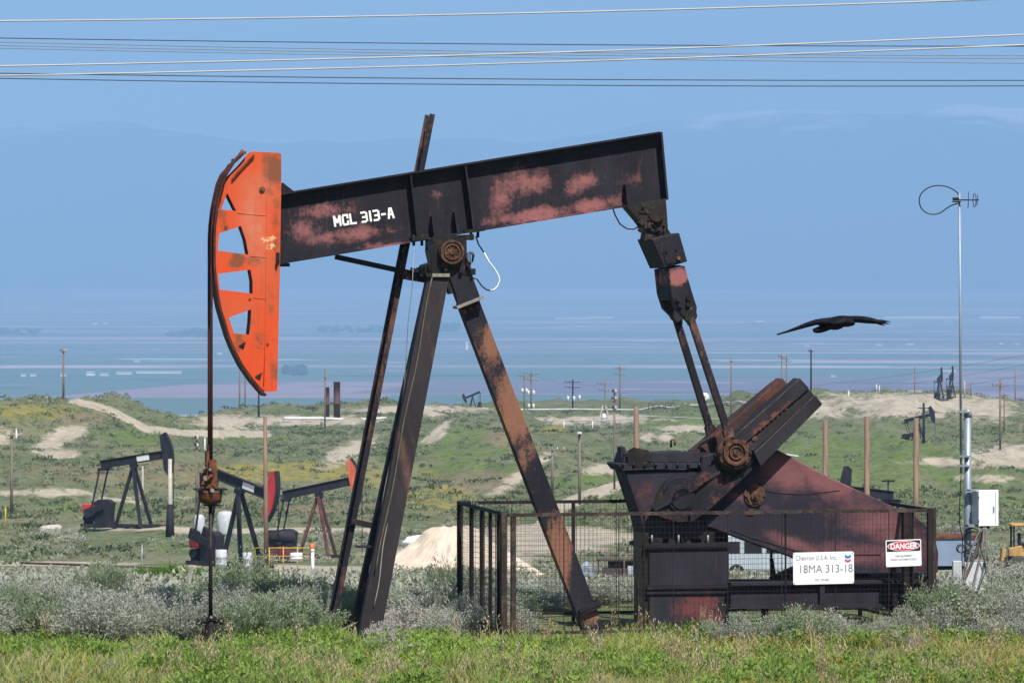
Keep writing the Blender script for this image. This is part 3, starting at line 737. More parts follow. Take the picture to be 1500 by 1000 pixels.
sp.build_each('bolt', M_rusty, rear_leg)
sp = MB(); c = U(862, 889, -0.24); sp.bar(c - x3 * 0.19, c + x3 * 0.15, 0.05, 0.1, (0, 1, 0)); sp.bar(c - x3 * 0.17 + dirv * .05, c + x3 * 0.15 + dirv * .05, 0.03, 0.12, (0, 1, 0)); sp.build('base_clip', M_black, rear_leg)
sp = MB()                                                           # upper stub of the rear leg
q0, q1 = U(668, 392, -0.12), U(686, 440, -0.12); sp.bar(q0, q1, 0.32, 0.24); sp.bar(U(664, 385, -.1), U(676, 425, -.1), 0.40, 0.22)
sp.build('leg_head', M_black, rear_leg)
sp = MB(); sp.prism([ring([(668, 428), (690, 420), (698, 440), (690, 452), (672, 452)], -0.27)], -0.262, -0.25); sp.build('gusset', M_black, rear_leg)
# conduit strapped along the near leg
g = MB(); off = y * (-0.135)
g.tube([a + x * 0.10 + off + (b_ - a) * t + x * 0.012 * math.sin(t * 19) for t in np.linspace(0.02, 0.80, 30)], 0.011, 6)
g.build('conduit', simple('olive_conduit', (0.12, 0.105, 0.07), 0.4, 5, 0.7), near_leg)
g = MB(); g.tube([U(617, 470, -.2) + (U(545, 905, -.95) - U(617, 470, -.2)) * t + Vector((0.015 * math.sin(t * 23), 0, 0)) for t in np.linspace(0, 0.96, 30)], 0.008, 5)
g.tube([U(612, 470, -.1) + (U(533, 880, -.75) - U(612, 470, -.1)) * t + Vector((0.012 * math.sin(t * 17 + 1), 0, 0)) for t in np.linspace(0, 0.9, 30)], 0.007, 5)
g.build_each('control_cable', simple('pale_cable', (0.30, 0.29, 0.24), 0.3, 5, 0.7), near_leg)
g = MB(); c = U(644, 403, -0.285)                                    # weld scar / grease marks under the head
g.box(c, (0.30, 0.02, 0.05)); g.build('weld_bead', M_conc, near_leg)
g = MB(); g.box(U(596, 590, -.3), (0.06, 0.12, 0.16)); g.box(U(586, 625, -.3), (0.04, 0.08, 0.10)); g.box(U(533, 800, -.2), (0.22, 0.3, 0.02))
g.build_each('junction_box', M_black, far_leg)

# ---- ladder standing behind the beam
la = frameobj  # (part of the unit: bolted on)
lad = []
T0, T1 = (630, 168), (484, 920)
for v in (0.42, 0.80):
    g = MB(); dx = 0
    a_, b__ = U(630, 168, 0.61), U(484, 920, 0.61); a_.y = v; b__.y = v
    d_ = (b__ - a_).normalized(); g.bar(a_, b__ + d_ * 0.2, 0.075, 0.035)
    lad_o = g.build('ladder_rail', M_rail, pj); lad.append((a_, b__))
g = MB()
for i in range(1, 30):
    t = i / 30; g.cyl(lad[0][0].lerp(lad[0][1], t), lad[1][0].lerp(lad[1][1], t), 0.011, n=6)
g.build_each('ladder_rung', M_rail, lad_o)
g = MB(); g.bar(U(515, 763, 0.35), U(567, 774, 0.3), 0.085, 0.05); g.bar(U(515, 763, 0.85), U(552, 771, 0.7), 0.085, 0.05); g.build_each('brace', M_black, pj)
g = MB(); g.bar(U(491, 376, 0.3), U(612, 402, 0.3), 0.075, 0.09); g.bar(U(590, 402, 0.3), U(632, 409, 0.2), 0.13, 0.2); g.bar(U(602, 394, .1), U(630, 402, .1), 0.05, 0.1)
g.build('brake_arm', M_black, pj)
g = MB(); g.tube([U(606, 368, -.1), U(604, 420, -.1), U(598, 470, -.1), U(590, 600, -.1), U(580, 660, -.1)], 0.006, 5); g.build('grease_line', M_steel, pj)

# ---- centre bearing and saddle
g = MB()
g.box(U(660, 349, 0), (0.62, 0.42, 0.08), Euler((0, -R(3), 0)).to_matrix())
g.prism([ring([(636, 352), (683, 350), (684, 388), (690, 392), (690, 402), (676, 404), (640, 402), (618, 402), (622, 388), (634, 384), (630, 366), (634, 360)], -0.2)], -0.22, 0.22)
g.box(U(627, 396, 0), (0.26, 0.5, 0.09)); g.box(U(682, 398, 0), (0.2, 0.5, 0.09)); g.box(U(612, 349, 0), (0.24, 0.38, 0.06), Euler((0, -R(8), 0)).to_matrix()); g.box(U(692, 338, 0), (0.30, 0.38, 0.05), Euler((0, -R(8), 0)).to_matrix())
cbr = g.build('centre_bearing', M_greasy, pj, bevel=0.012)
g = MB()
c = U(660, 369, -0.22); g.cyl(c + Vector((0, 0.05, 0)), c + Vector((0, -0.10, 0)), 0.20, 0.19, n=28); cap_o = g.build('bearing_housing', M_greasy, cbr)
g = MB()
def rings(g_, c_, spec, n_=28):
    # concentric flat-faced rings, each standing proud of the last
    for r0_, l_ in spec: g_.cyl(c_ + Vector((0, 0.01, 0)), c_ + Vector((0, -l_, 0)), r0_, n=n_)
def annulus(g_, c_, ro, ri, l_, n_=28):
    o1 = [(c_.x + ro * math.cos(2 * math.pi * i / n_), c_.z + ro * math.sin(2 * math.pi * i / n_)) for i in range(n_)]; o2 = [(c_.x + ri * math.cos(2 * math.pi * i / n_), c_.z + ri * math.sin(2 * math.pi * i / n_)) for i in range(n_)]
    g_.prism([o1, o2], c_.y - l_, c_.y + .005)
cc_ = c + Vector((0, -0.10, 0)); annulus(g, cc_, .178, .145, .05); rings(g, cc_, ((.144, .02),)); annulus(g, cc_ + Vector((0, -.02, 0)), .118, .098, .03); rings(g, cc_ + Vector((0, -.02, 0)), ((.045, .02),), 8)
for i in range(8):
    t = (i + .5) / 8 * 2 * math.pi; q = cc_ + Vector((.072 * math.cos(t), -.02, .072 * math.sin(t))); g.cyl(q, q + Vector((0, -.012, 0)), .012, n=6)
g.build('bearing_cap', M_hub, cbr)
g = MB(); random.seed(5)
for i in range(16):
    q = U(random.choice([random.uniform(614, 634), random.uniform(684, 692), random.uniform(640, 684)]), random.uniform(384, 404), -0.26); g.cyl(q, q + Vector((0, -0.05, 0)), random.uniform(0.02, 0.035), n=6)
for px, py in ((606, 352), (618, 352), (690, 344), (700, 340), (625, 358)):
    g.cyl(U(px, py - 8, -.13), U(px, py + 8, -.13), 0.022, n=6)
g.build_each('bearing_bolt', M_greasy, cbr)
g = MB()
for k in range(4): g.tube([U(683 + k * 2, 388 + 8, -0.27), U(683 + k * 2, 372, -0.27), U(688 + k * 1.5, 369, -0.27), U(692 + k, 374, -0.27), U(691 + k * .5, 384, -.27)], 0.006, 5)
g.build_each('grease_tube', M_rubber, cbr)
g = MB(); P1 = [U(x_, y_, -.05) for x_, y_ in ((697, 346), (701, 358), (709, 370))]; g.tube(P1, 0.011, 6); g.tube([U(x_, y_, -.05) for x_, y_ in ((692, 407), (699, 409), (705, 418), (712, 424), (718, 425.5))], 0.011, 6); g.build_each('hose_end', M_rubber, cbr)
g = MB(); g.tube([U(x_, y_, -.05) for x_, y_ in ((709, 370), (716, 383), (724, 393), (730, 403), (732, 410), (729, 419), (724, 424), (718, 425.5))], 0.012, 6); g.build('grease_hose', M_whitecable, cbr)

# ---- tail bearing, equaliser and yoke
g = MB()
g.prism([ring([(917, 301), (975, 291), (978, 334), (966, 342), (952, 338), (944, 334), (935, 322)], -0.16)], -0.18, 0.18)
g.prism([ring([(948, 330), (974, 328), (984, 345), (952, 354), (944, 352)], -0.14)], -0.15, 0.15)
random.seed(11)
for i in range(26):
    q = U(random.uniform(935, 974), random.uniform(302, 338), -0.18); g.box(q, (random.uniform(.03, .09), random.uniform(.02, .07), random.uniform(.02, .08)), Euler((random.random(), random.random() * 3, random.random())).to_matrix())
g.cyl(U(962, 314, -.25), U(962, 314, .25), 0.11, n=16)
g.build('tail_bearing', worn('tail_grime', base=(0.012, 0.011, 0.010), wear=(0.075, 0.055, 0.042), rust=(0.12, 0.07, 0.045), amount=-0.02, scale=6, rustamt=0.56), pj)
g = MB(); g.tube([U(x_, y_, -.1) for x_, y_ in ((897, 303), (901, 315), (908, 328), (918, 335), (928, 336), (937, 331))], 0.011, 6); g.build('grease_hose', M_rubber, pj)
EQV = (-0.46, 0.42)
eq = MB()
eq.prism([ring([(954, 350), (995, 341), (1007, 383), (973, 393)], -0.46)], -0.46, 0.42)
eqo = eq.build('equalizer_beam', M_black, pj, bevel=0.012)
g = MB()
for x_, y_ in ((976, 368), (990, 365), (980, 384)): q = U(x_, y_, -.46); g.cyl(q, q + Vector((0, -.03, 0)), 0.022, n=8)
g.prism([ring([(971, 365), (993, 360), (998, 383), (976, 388)], -0.47)], -0.472, -0.461)
g.build('cover_plate', M_black, eqo)
g = MB(); q = U(993.5, 378, -.47); g.cyl(q, q + Vector((0, -.035, 0)), 0.028, n=8); g.build_each('rusty_bolt', M_rusty, eqo)
yk = MB()
yk.prism([ring([(979, 394), (1003, 389), (1013, 425), (1021, 450), (1020, 466), (1010, 474), (1000, 462), (990, 452), (983, 430)], -0.46)], -0.46, -0.30)
yk.prism([ring([(979, 394), (1003, 389), (1013, 425), (1021, 450), (1020, 466), (1010, 474), (1000, 462), (990, 452), (983, 430)], -0.46)], 0.26, 0.42)
yk.prism([ring([(981, 391), (1002, 388), (1010, 425), (1000, 440), (984, 440)], -0.46)], -0.299, 0.259)
yk.build('yoke', M_yoke, pj, bevel=0.01)
g = MB()
for x_, y_ in ((993, 438), (1008, 436), (1008, 446), (996, 447)): q = U(x_, y_, -.46); g.cyl(q, q + Vector((0, -.045, 0)), 0.038, n=9)
for v in (-0.40, 0.36):
    c_ = U(1010, 462, -0.40); c_.y = v; g.cyl(c_ - Vector((0, .09, 0)), c_ + Vector((0, .09, 0)), 0.095, n=14)
    g.cyl(c_ + Vector((0, 0, .12)), c_ - Vector((-.03, 0, .14)), 0.085, 0.06, n=12)
g.build_each('pin_lug', M_greasy, pj)
PIN = U(1076, 661, -0.62)
for v, lab in ((-0.60, 0), (0.56, 1)):
    g = MB(); a_ = U(1011, 465, -0.44); a_.y = v * 0.75
    b__ = Vector((PIN.x, v, PIN.z)) if v < 0 else Vector((PIN.x, v, PIN.z + 0.10))
    d_ = (b__ - a_).normalized(); g.bar(a_, b__ - d_ * 0.14, 0.105, 0.09)
    xx = d_.cross(Vector((0, 1, 0))).normalized()
    g.bar(a_ + d_ * 1.72, b__ - d_ * 0.05, 0.15, 0.11)
    pit = g.build('pitman_arm', M_rod, pj, bevel=0.008)

# ---- cranks with counterweights
def crankset(vc, sgn):
    """vc = centre plane, sgn = -1 near / +1 far (outer side)"""
    du = 0.0
    g = MB(); SH = lambda pts: [(U2(px_, py_, -0.5)) for px_, py_ in pts]
    hub = (998, 730)
    # crank body: deep I-shaped arm
    lo, hi = (vc - 0.07, vc + 0.07)
    body = [(950, 752), (962, 738), (1062, 668), (1157, 565), (1184, 595), (1092, 690), (1030, 748), (1006, 762), (982, 762)]
    g.prism([SH(body)], lo, hi)
    g.cyl((U(998, 731, -.5).x, lo - 0.001, U(998, 731, -.5).z), (U(998, 731, -.5).x, hi + 0.001, U(998, 731, -.5).z), 0.34, n=32)
    if sgn > 0: pass
    ck = g.build('crank', M_black, pj, bevel=0.012)
    # raised outer ribs of the arm
    g = MB(); o0, o1 = (vc - 0.13, vc - 0.071) if sgn < 0 else (vc + 0.071, vc + 0.13)
    g.prism([SH([(958, 748), (952, 740), (1012, 706), (1090, 644), (1096, 651), (1018, 716)])], o0, o1)
    g.prism([SH([(1010, 764), (1034, 748), (1112, 676), (1106, 669), (1030, 738), (1008, 752)])], o0, o1)
    g.build('crank_rib', M_black, ck)
    # slab counterweights clamped along both edges
    g = MB()
    w0, w1 = (vc - 0.28, vc + 0.05) if sgn < 0 else (vc - 0.05, vc + 0.22)
    mat = M_weight if sgn < 0 else M_farw
    up = [(1066, 640), (1165, 553), (1179, 568), (1078, 654)]
    mid = [(1081, 655), (1180, 569), (1187, 578), (1098, 660)]
    lowr = [(1098, 661), (1187, 578), (1198, 592), (1108, 682)]
    if sgn < 0:
        g.prism([SH(up)], w0, w1); g.prism([SH(mid)], w0 + 0.035, w1 - 0.01); g.prism([SH(lowr)], w0 + 0.012, w1)
        g.build('counterweight', mat, ck, bevel=0.01)
    else:
        g.prism([SH([(1036, 664), (1162, 560), (1180, 582), (1060, 690)])], w0, w1)
        g.build('counterweight', mat, ck, bevel=0.01)
    return ck
ck1 = crankset(-0.46, -1); ck2 = crankset(0.44, 1)
# long rusty master weight lying on the far crank, showing above the near one
g = MB(); a_, b__ = U(1148, 560, -0.10), U(1030, 662, -0.10); g.bar(a_, b__, 0.20, 0.30); g.build('counterweight', M_farw, ck2, bevel=0.02)
for pa_, pb_ in (((1067, 640.5), (1165.5, 553.5)), ((1100, 661.5), (1187, 578.5)), ((1188, 578.5), (1197.5, 591))):  # pale worn strips, also painting a highlight along the weight's edges
    g = MB(); A_, B_ = U(*pa_, -.5), U(*pb_, -.5); A_.y = B_.y = -.7405 if pa_[0] != 1100 else -.7285; g.bar(A_, B_, .012, .006); g.build('worn_edge', worn('worn_edge_steel', base=(.06, .045, .04), wear=(.22, .14, .10), amount=.02, scale=6) if 'worn_edge_steel' not in bpy.data.materials else bpy.data.materials['worn_edge_steel'], ck1)
# crank pin, wrist bearing, clamp lug and shaft hub
def at(px_, py_, v): q = U(px_, py_, v); return q
g = MB(); c = at(1075, 662, -0.62); c.y = -0.55
g.cyl(c, c + Vector((0, -0.15, 0)), 0.27, 0.255, n=28); wr = g.build('wrist_bearing', M_hub, ck1, bevel=0.012)
g = MB(); c2_ = Vector((c.x + .0, -0.70, c.z)); annulus(g, c2_, .19, .135, .055); rings(g, c2_, ((.134, .015),)); annulus(g, c2_ + Vector((0, -.015, 0)), .10, .08, .05); rings(g, c2_ + Vector((0, -.015, 0)), ((.079, .03), (.04, .055)), 8); g.build('pin_nut', M_hub, wr)
g = MB(); random.seed(2)
for i in range(8):
    t = i / 8 * 2 * math.pi; q = c2_ + Vector((0.225 * math.cos(t), 0.0, 0.225 * math.sin(t))); g.cyl(q, q + Vector((0, -0.035, 0)), 0.024, n=6)
g.build_each('bolt', M_greasy, wr)
g = MB(); g.prism([[U2(x_, y_, -.6) for x_, y_ in ((1086, 642), (1094, 632), (1104, 630), (1112, 636), (1116, 646), (1122, 655), (1112, 672), (1092, 686), (1078, 690), (1062, 690), (1050, 680), (1046, 664), (1058, 668), (1066, 682), (1090, 676), (1100, 660))]], -0.62, -0.50)
g.build('clamp_plate', M_greasy, ck1, bevel=0.01)
g = MB(); q = U(1103, 641, -.62); g.cyl(q, q + Vector((0, -.06, 0)), 0.085, n=18); g.cyl(q, q + Vector((0, -.10, 0)), 0.05, n=6); g.build('clamp_bolt', M_hub, ck1)
g = MB()                                                            # bare scraped metal where the clamp has slid
g.prism([[U2(x_, y_, -.53) for x_, y_ in ((1020, 706), (1042, 690), (1050, 684), (1056, 692), (1040, 702), (1022, 711))]], -0.536, -0.5315)
g.build('scraped_patch', simple('bare_scraped_metal', (0.36, 0.35, 0.32), 0.5, 14, 0.6), ck1)
g = MB(); q = at(998, 730, -0.55); q.y = -0.50
g.cyl(q, q + Vector((0, -0.07, 0)), 0.205, 0.2, n=28); g.cyl(q, q + Vector((0, -0.09, 0)), 0.165, 0.16, n=28); hb = g.build('shaft_hub', M_black, ck1, bevel=0.006)
g = MB(); g.prism([[U2(x_, y_, -.6) for x_, y_ in ((963, 722), (972, 712), (980, 712), (972, 722), (970, 738), (976, 750), (966, 748), (960, 738))]], -0.56, -0.5305); g.build('balance_gear', M_greasy, ck1)
# small stamped figures on the weight
g = MB()
for i in range(7):
    x_ = 1114 + i * 6.3; y_ = 629 - i * 5.2; q = U(x_, y_, -.745); q.y = -0.707
    g.box(q, (0.035, 0.012, 0.055), Euler((0, -R(39), 0)).to_matrix())
g.build('cast_figures', worn('red_chips', base=(0.22, 0.05, 0.03), wear=(0.4, 0.3, 0.26), rust=(0.2, 0.05, 0.02), amount=0.0, scale=9), ck1)

# ---- gear reducer, pedestal, skid, belt guard, motor
gb = MB()
gb.prism([ring([(915, 690), (1040, 690), (1040, 790), (945, 788), (938, 760)], -0.30)], -0.30, 0.34)
gbo = gb.build('gearbox', M_box, pj, bevel=0.015)
g = MB()
g.prism([ring([(905, 681), (912, 690), (1062, 684), (1062, 678), (908, 678)], -0.34)], -0.345, 0.40)
g.prism([ring([(917, 664), (1066, 662), (1066, 677.5), (913, 677.5)], -0.28)], -0.28, 0.34)
g.prism([ring([(912, 655), (918, 654), (921, 664), (1000, 660), (1000, 666), (912, 674)], -0.2)], -0.10, 0.16)
g.build('gearbox_cover', M_box, gbo, bevel=0.01)
g = MB(); random.seed(9)
g.prism([ring([(919, 660), (928, 655), (950, 659), (955, 668), (948, 676), (962, 682), (935, 684), (920, 680)], -0.35)], -0.352, -0.3455)
g.build('oil_stain_plate', M_greasy, gbo); g = MB()
for i in range(9): q = U(912 + i * 16, 684, -.35); g.cyl(q, q + Vector((0, 0, .07)), 0.022, n=6)
g.build_each('bolt', M_greasy, gbo)
g = MB(); q = U(983, 655, 0); g.tube([q, q + Vector((0, 0, .10)), q + Vector((.05, 0, .12)), q + Vector((.06, 0, .03))], 0.018, 6); g.build('breather', M_hub, gbo)
g = MB()                                                             # dark supports and braking gear under the gearbox
g.prism([ring([(934, 780), (950, 780), (950, 918), (934, 918)], -0.35)], -0.37, -0.12)
g.prism([ring([(934, 780), (1040, 780), (1040, 800), (950, 800)], 0.1)], 0.0, 0.3)
g.prism([ring([(951, 752), (1030, 752), (1068, 780), (1068, 797), (951, 797)], -0.1)], -0.06, 0.2)
for i, (x_, y_) in enumerate(((962, 792), (985, 795), (1005, 793), (1030, 790), (1040, 786))):
    g.box(U(x_, y_, -.3), (0.16, 0.12, 0.10), Euler((0, i * .4, 0)).to_matrix())
g.cyl(U(985, 770, -.28), U(985, 770, .28), 0.22, n=22)
g.build('brake_drum', M_greasy, gbo)
g = MB()
g.prism([ring([(951, 801), (1068, 799), (1068, 935), (951, 935)], -0.42)], -0.42, 0.42)
pdo = g.build('pedestal', M_ped, pj, bevel=0.01)
g = MB()
g.prism([ring([(944, 797), (1072, 795), (1072, 800.5), (944, 802.5)], -0.47)], -0.47, 0.46)
g.prism([ring([(948, 857), (1069, 855), (1069, 861), (948, 863)], -0.47)], -0.47, -0.4205)
g.prism([ring([(948, 866), (1069, 865), (1069, 869), (948, 870)], -0.47)], -0.452, -0.4205)
g.build_each('pedestal_flange', M_black, pdo)
g = MB()
for x_ in (955, 994, 1037): q = U(x_, 797, -.44); g.cyl(q, q + Vector((0, 0, .14)), 0.016, n=7)
g.build_each('anchor_bolt', M_steel, pdo)
g = MB()
g.prism([ring([(1070, 853), (1352, 849), (1352, 853), (1070, 857)], -0.62)], -0.62, -0.40)
g.prism([ring([(1070, 886), (1352, 884), (1352, 890), (1070, 891)], -0.62)], -0.62, -0.40)
g.prism([ring([(1070, 857), (1352, 853), (1352, 884), (1070, 886)], -0.5)], -0.52, -0.505)
g.prism([ring([(1070, 848), (1374, 848), (1374, 886), (1070, 886)], 0.45)], 0.40, 0.55)
for x_ in (1345, 1200): g.prism([ring([(x_, 858), (x_ + 7, 858), (x_ + 7, 884), (x_, 884)], -.55)], -0.60, -0.521)
g.build('skid_beam', M_ped, pj)
g = MB()
for x_, yb in ((1336, 900), (1326, 905), (1372, 903), (1120, 930), (1220, 930)):
    g.bar(U(x_, 888, -.4), U(x_, yb + 30, -.4), 0.09, 0.09); g.bar(U(x_, 886, .4), U(x_, yb + 30, .4), 0.09, 0.09)
g.bar(U(1334, 905, -.3), U(1375, 915, -.3), 0.03, 0.05)
g.build_each('skid_foot', M_black, pj)
gr_o = [(1028, 668), (1060, 660), (1100, 655), (1134, 656), (1150, 664), (1220, 701), (1280, 728), (1340, 756), (1358, 770), (1370, 788), (1375, 810), (1374, 838), (1366, 841), (1250, 840), (1200, 832), (1160, 816), (1100, 795), (1068, 783), (1036, 771), (1026, 752)]
g = MB(); g.prism([ring(gr_o, -0.36)], -0.36, -0.14)
gdo = g.build('belt_guard', M_guard, pj, bevel=0.018)
g = MB(); q = U(1105, 725, -.36)
for r0_, l_ in ((.165, .025), (.125, .045), (.07, .08), (.03, .11)): g.cyl(q, q + Vector((0, -l_, 0)), r0_, n=20)
for i in range(6):
    t = i / 6 * 6.283; p_ = q + Vector((0.14 * math.cos(t), -0.02, 0.14 * math.sin(t))); g.cyl(p_, p_ + Vector((0, -.03, 0)), 0.02, n=6)
g.box(q + Vector((-0.06, -0.01, -0.24)), (0.1, 0.02, 0.1))
g.build('guard_hub', M_hub, gdo)
g = MB()
g.tube([U(x_, y_, -.365) for x_, y_ in ((1070, 776), (1110, 790), (1165, 806), (1215, 812), (1290, 812))], 0.006, 5)
g.tube([U(x_, y_, -.365) for x_, y_ in ((1110, 716), (1140, 722), (1180, 724), (1230, 718))], 0.004, 5)
g.build_each('guard_seam', M_greasy, gdo)
g = MB()                                                            # motor and its frame behind the guard
g.cyl(U(1250, 838, 0.05), U(1250, 838, 0.75), 0.26, n=24)
g.cyl(U(1290, 812, -.1), U(1290, 812, .5), 0.2, n=20)
g.build_each('motor', M_black, pj); g = MB()
g.bar(U(1130, 818, .3), U(1135, 850, .3), 0.05, 0.05); g.bar(U(1130, 848, .2), U(1165, 832, .2), 0.07, 0.2)
g.box(U(1195, 846, .1), (0.9, 0.7, 0.09)); g.box(U(1310, 846, .1), (0.9, 0.7, 0.08))
for i in range(12): g.bar(U(1086 + i, 780, .5), U(1086 + i, 790, .5), 0.02, 0.02) if i == 0 else None
g.bar(U(1130, 790, .35), U(1130, 850, .35), 0.03, 0.03)
g.build_each('motor_mount', M_black, pj)

# ---- guard cage of mesh panels round the crank
fc = frameobj('safety_fence'); tag(fc, 'rusty iron mesh fence panels caging the crank and belt guard of the nearest pumpjack', 'fence')
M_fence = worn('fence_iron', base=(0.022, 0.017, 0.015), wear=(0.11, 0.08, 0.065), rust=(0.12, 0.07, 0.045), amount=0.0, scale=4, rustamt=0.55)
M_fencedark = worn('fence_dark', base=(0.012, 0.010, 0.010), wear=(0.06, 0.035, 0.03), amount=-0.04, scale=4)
M_mesh = simple('mesh_wire', (0.018, 0.015, 0.014), 0.4, 6, 0.7)
VN = -1.75
nl, nr2 = U(743, 757, VN), U(1362, 744, VN)                          # near left / near right top corners
zt_ = 0.5 * (nl.z + nr2.z); uL, uR = nl.x, nr2.x
VF = U(672, 738, 0).y
def solve_far(px_, u_):
    k = (px_ - 750) / F                                             # depth v at which u_ shows at column px_
    return (u_ * CT + OX - k * (60 + u_ * ST)) / (k * CT + ST)
VFl = solve_far(673, uL); VFr = VFl
print('fence', uL, uR, zt_, VFl)
def panel(name, a, b_, zt0, npost, mats, mesh_v=0.12, mesh_h=0.095, inner_posts=(), double=True, mesh=True, rail=0.048):
    a, b_ = Vector((a[0], a[1], 0)), Vector((b_[0], b_[1], 0)); d = (b_ - a).normalized(); Lw = (b_ - a).length
    root = MB()
    root.bar(a + Vector((0, 0, zt0)), b_ + Vector((0, 0, zt0)), rail, rail)
    root.bar(a + Vector((0, 0, 0.16)), b_ + Vector((0, 0, 0.16)), 0.04, 0.04)
    fr = root.build('rail_frame', mats, fc)
    for t in inner_posts:
        q = a + d * (Lw * t); g_ = MB(); g_.bar(q + Vector((0, 0, -0.3)), q + Vector((0, 0, zt0 - rail / 2 - 0.002)), 0.05, 0.05); g_.build('post', mats, fc)
    if mesh:
        g_ = MB(); nv = int(Lw / 0.062); nh = int((zt0 - 0.2) / 0.078)
        for i in range(1, nv):
            q = a + d * (Lw * i / nv); r_ = 0.0024 if i % 13 else 0.008; g_.cyl(q + Vector((0, 0, 0.18)), q + Vector((0, 0, zt0 - rail / 2 - .001)), r_, n=4, cap=False)
        for j in range(1, nh):
            zz = 0.16 + (zt0 - 0.2) * j / nh; off = Vector((0.004 * d.y, -0.004 * d.x, 0)); g_.cyl(a + off + Vector((0, 0, zz)), b_ + off + Vector((0, 0, zz)), 0.0024, n=4, cap=False)
        g_.build('wire_mesh', M_mesh, fc)
GZ_ = zt_
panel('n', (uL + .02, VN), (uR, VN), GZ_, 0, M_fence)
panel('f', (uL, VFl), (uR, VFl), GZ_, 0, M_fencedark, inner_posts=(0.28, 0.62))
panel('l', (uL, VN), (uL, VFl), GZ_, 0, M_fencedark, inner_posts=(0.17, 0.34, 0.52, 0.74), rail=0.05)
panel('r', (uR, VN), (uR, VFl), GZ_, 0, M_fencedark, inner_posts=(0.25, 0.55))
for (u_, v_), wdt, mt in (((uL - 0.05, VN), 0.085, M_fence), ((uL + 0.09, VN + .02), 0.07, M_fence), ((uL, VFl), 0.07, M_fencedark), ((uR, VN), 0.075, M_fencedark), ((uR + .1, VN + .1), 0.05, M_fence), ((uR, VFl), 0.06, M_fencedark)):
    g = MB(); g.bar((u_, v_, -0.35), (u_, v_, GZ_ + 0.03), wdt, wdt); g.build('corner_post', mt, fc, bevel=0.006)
for t in (0.32, 0.655):
    g = MB(); q = Vector((uL + (uR - uL) * t, VN + .03, 0)); g.bar(q + Vector((0, 0, -.3)), q + Vector((0, 0, GZ_ - .03)), 0.022, 0.022); g.build('post', M_fencedark, fc)
g = MB(); q = Vector((uL, VFl - 1.3, GZ_ + .05))
g.tube([q + Vector((0.02 * math.cos(t * 2.1), t * .03, 0.03 * math.sin(t * 3))) for t in range(12)], 0.006, 5); g.build('tie_wire', M_steel, fc)
g = MB(); q = U(1336, 740, VN + .3); g.bar(Vector((q.x, VN + .55, -.3)), Vector((q.x, VN + .55, GZ_)), 0.13, 0.10); g.build('gate_post', M_fencedark, fc)

# ---- signs wired to the near panel
def text_mesh(txt, size, mat, name, parent, loc, bold=0.0, sx=1.0, align='LEFT'):
    cu = bpy.data.curves.new(name, 'FONT'); cu.body = txt; cu.size = size; cu.offset = bold; cu.align_x = align; cu.extrude = 0.0012; cu.resolution_u = 4
    t_ = bpy.data.objects.new('tmp', cu); col.objects.link(t_)
    dg = bpy.context.evaluated_depsgraph_get(); me = bpy.data.meshes.new_from_object(t_.evaluated_get(dg))
    bpy.data.objects.remove(t_)
    me.transform(Matrix.Translation(loc) @ Matrix.Rotation(R(90), 4, 'X') @ Matrix.Diagonal((sx, 1, 1, 1)))
    me.materials.clear(); me.materials.append(mat); me.name = name
    o_ = bpy.data.objects.new(name, me); col.objects.link(o_); o_.parent = parent; return o_
_m = NT('sign_white'); _a = _m.noise(3.5, 7, .7); _b = _m.noise(9, 5, .7, stretch=(1, 1, .15))
_c = _m.mix(_m.ramp(_a, .45, .75, 0, .5), (0.80, 0.81, 0.83), (.62, .60, .56)); _c = _m.mix(_m.ramp(_b, .62, .78, 0, .45), _c, (.45, .34, .24))
M_sign = _m.out(_c, .5, 0, .3)
M_ink = simple('faded_ink', (0.22, 0.23, 0.24), 0.3, 30, 0.6)
M_red = simple('sign_red', (0.62, 0.05, 0.075), 0.15, 6, 0.5); M_blk = simple('sign_black', (0.02, 0.02, 0.022), 0.3, 6, 0.5)
M_blue = simple('emblem_blue', (0.03, 0.22, 0.50), 0.15, 6, 0.5); M_pink = simple('emblem_red', (0.65, 0.07, 0.16), 0.15, 6, 0.5)
def sign(name, tl, tr, bl, lab):
    """plate in the fence plane; returns root and a function mapping (0..1, 0..1) of the plate to local coordinates"""
    v = VN - 0.04; a = U(*tl, v); b_ = U(*tr, v); c_ = U(*bl, v)
    r_ = empty(name, (0, 0, 0), 0); wdt = (b_ - a).length; h_ = (c_ - a).length; ang = math.atan2(b_.z - a.z, b_.x - a.x)
    fr_ = Matrix.Translation((OX, OY, 0)) @ Matrix.Rotation(TH, 4, 'Z') @ Matrix.Translation(c_) @ Matrix.Rotation(-ang, 4, 'Y')
    r_.matrix_world = fr_; tag(r_, lab, 'sign')
    return r_, wdt, h_
def rrect(w_, h_, r_, n_=5, x0=0, z0=0):
    o_ = []
    for cx, cz, a0 in ((w_ - r_, h_ - r_, 0), (r_, h_ - r_, 90), (r_, r_, 180), (w_ - r_, r_, 270)):
        for i in range(n_ + 1): t = R(a0 + 90 * i / n_); o_.append((x0 + cx + r_ * math.cos(t), z0 + cz + r_ * math.sin(t)))
    return o_
r1, sw, shh = sign('lease_sign', (1160, 809), (1249, 807), (1162, 856), 'white lease sign reading 18MA 313-18 wired low on the mesh fence')
g = MB(); g.prism([rrect(sw, shh, 0.03)], -0.004, 0.004); g.build('sign_plate', M_sign, r1)
text_mesh('Chevron U.S.A. Inc.', 0.098, M_ink, 'company_line', r1, (0.035, -0.0055, shh * 0.755), 0.0, 0.80)
text_mesh('18MA 313-18', 0.165, M_ink, 'lease_number', r1, (0.075, -0.0055, shh * 0.36), 0.0, 0.90)
text_mesh('NO. 701-480', 0.045, M_ink, 'small_line', r1, (sw * 0.36, -0.0055, shh * 0.10), 0.0, 0.85)
em = empty('emblem', (0, 0, 0)); em.parent = r1
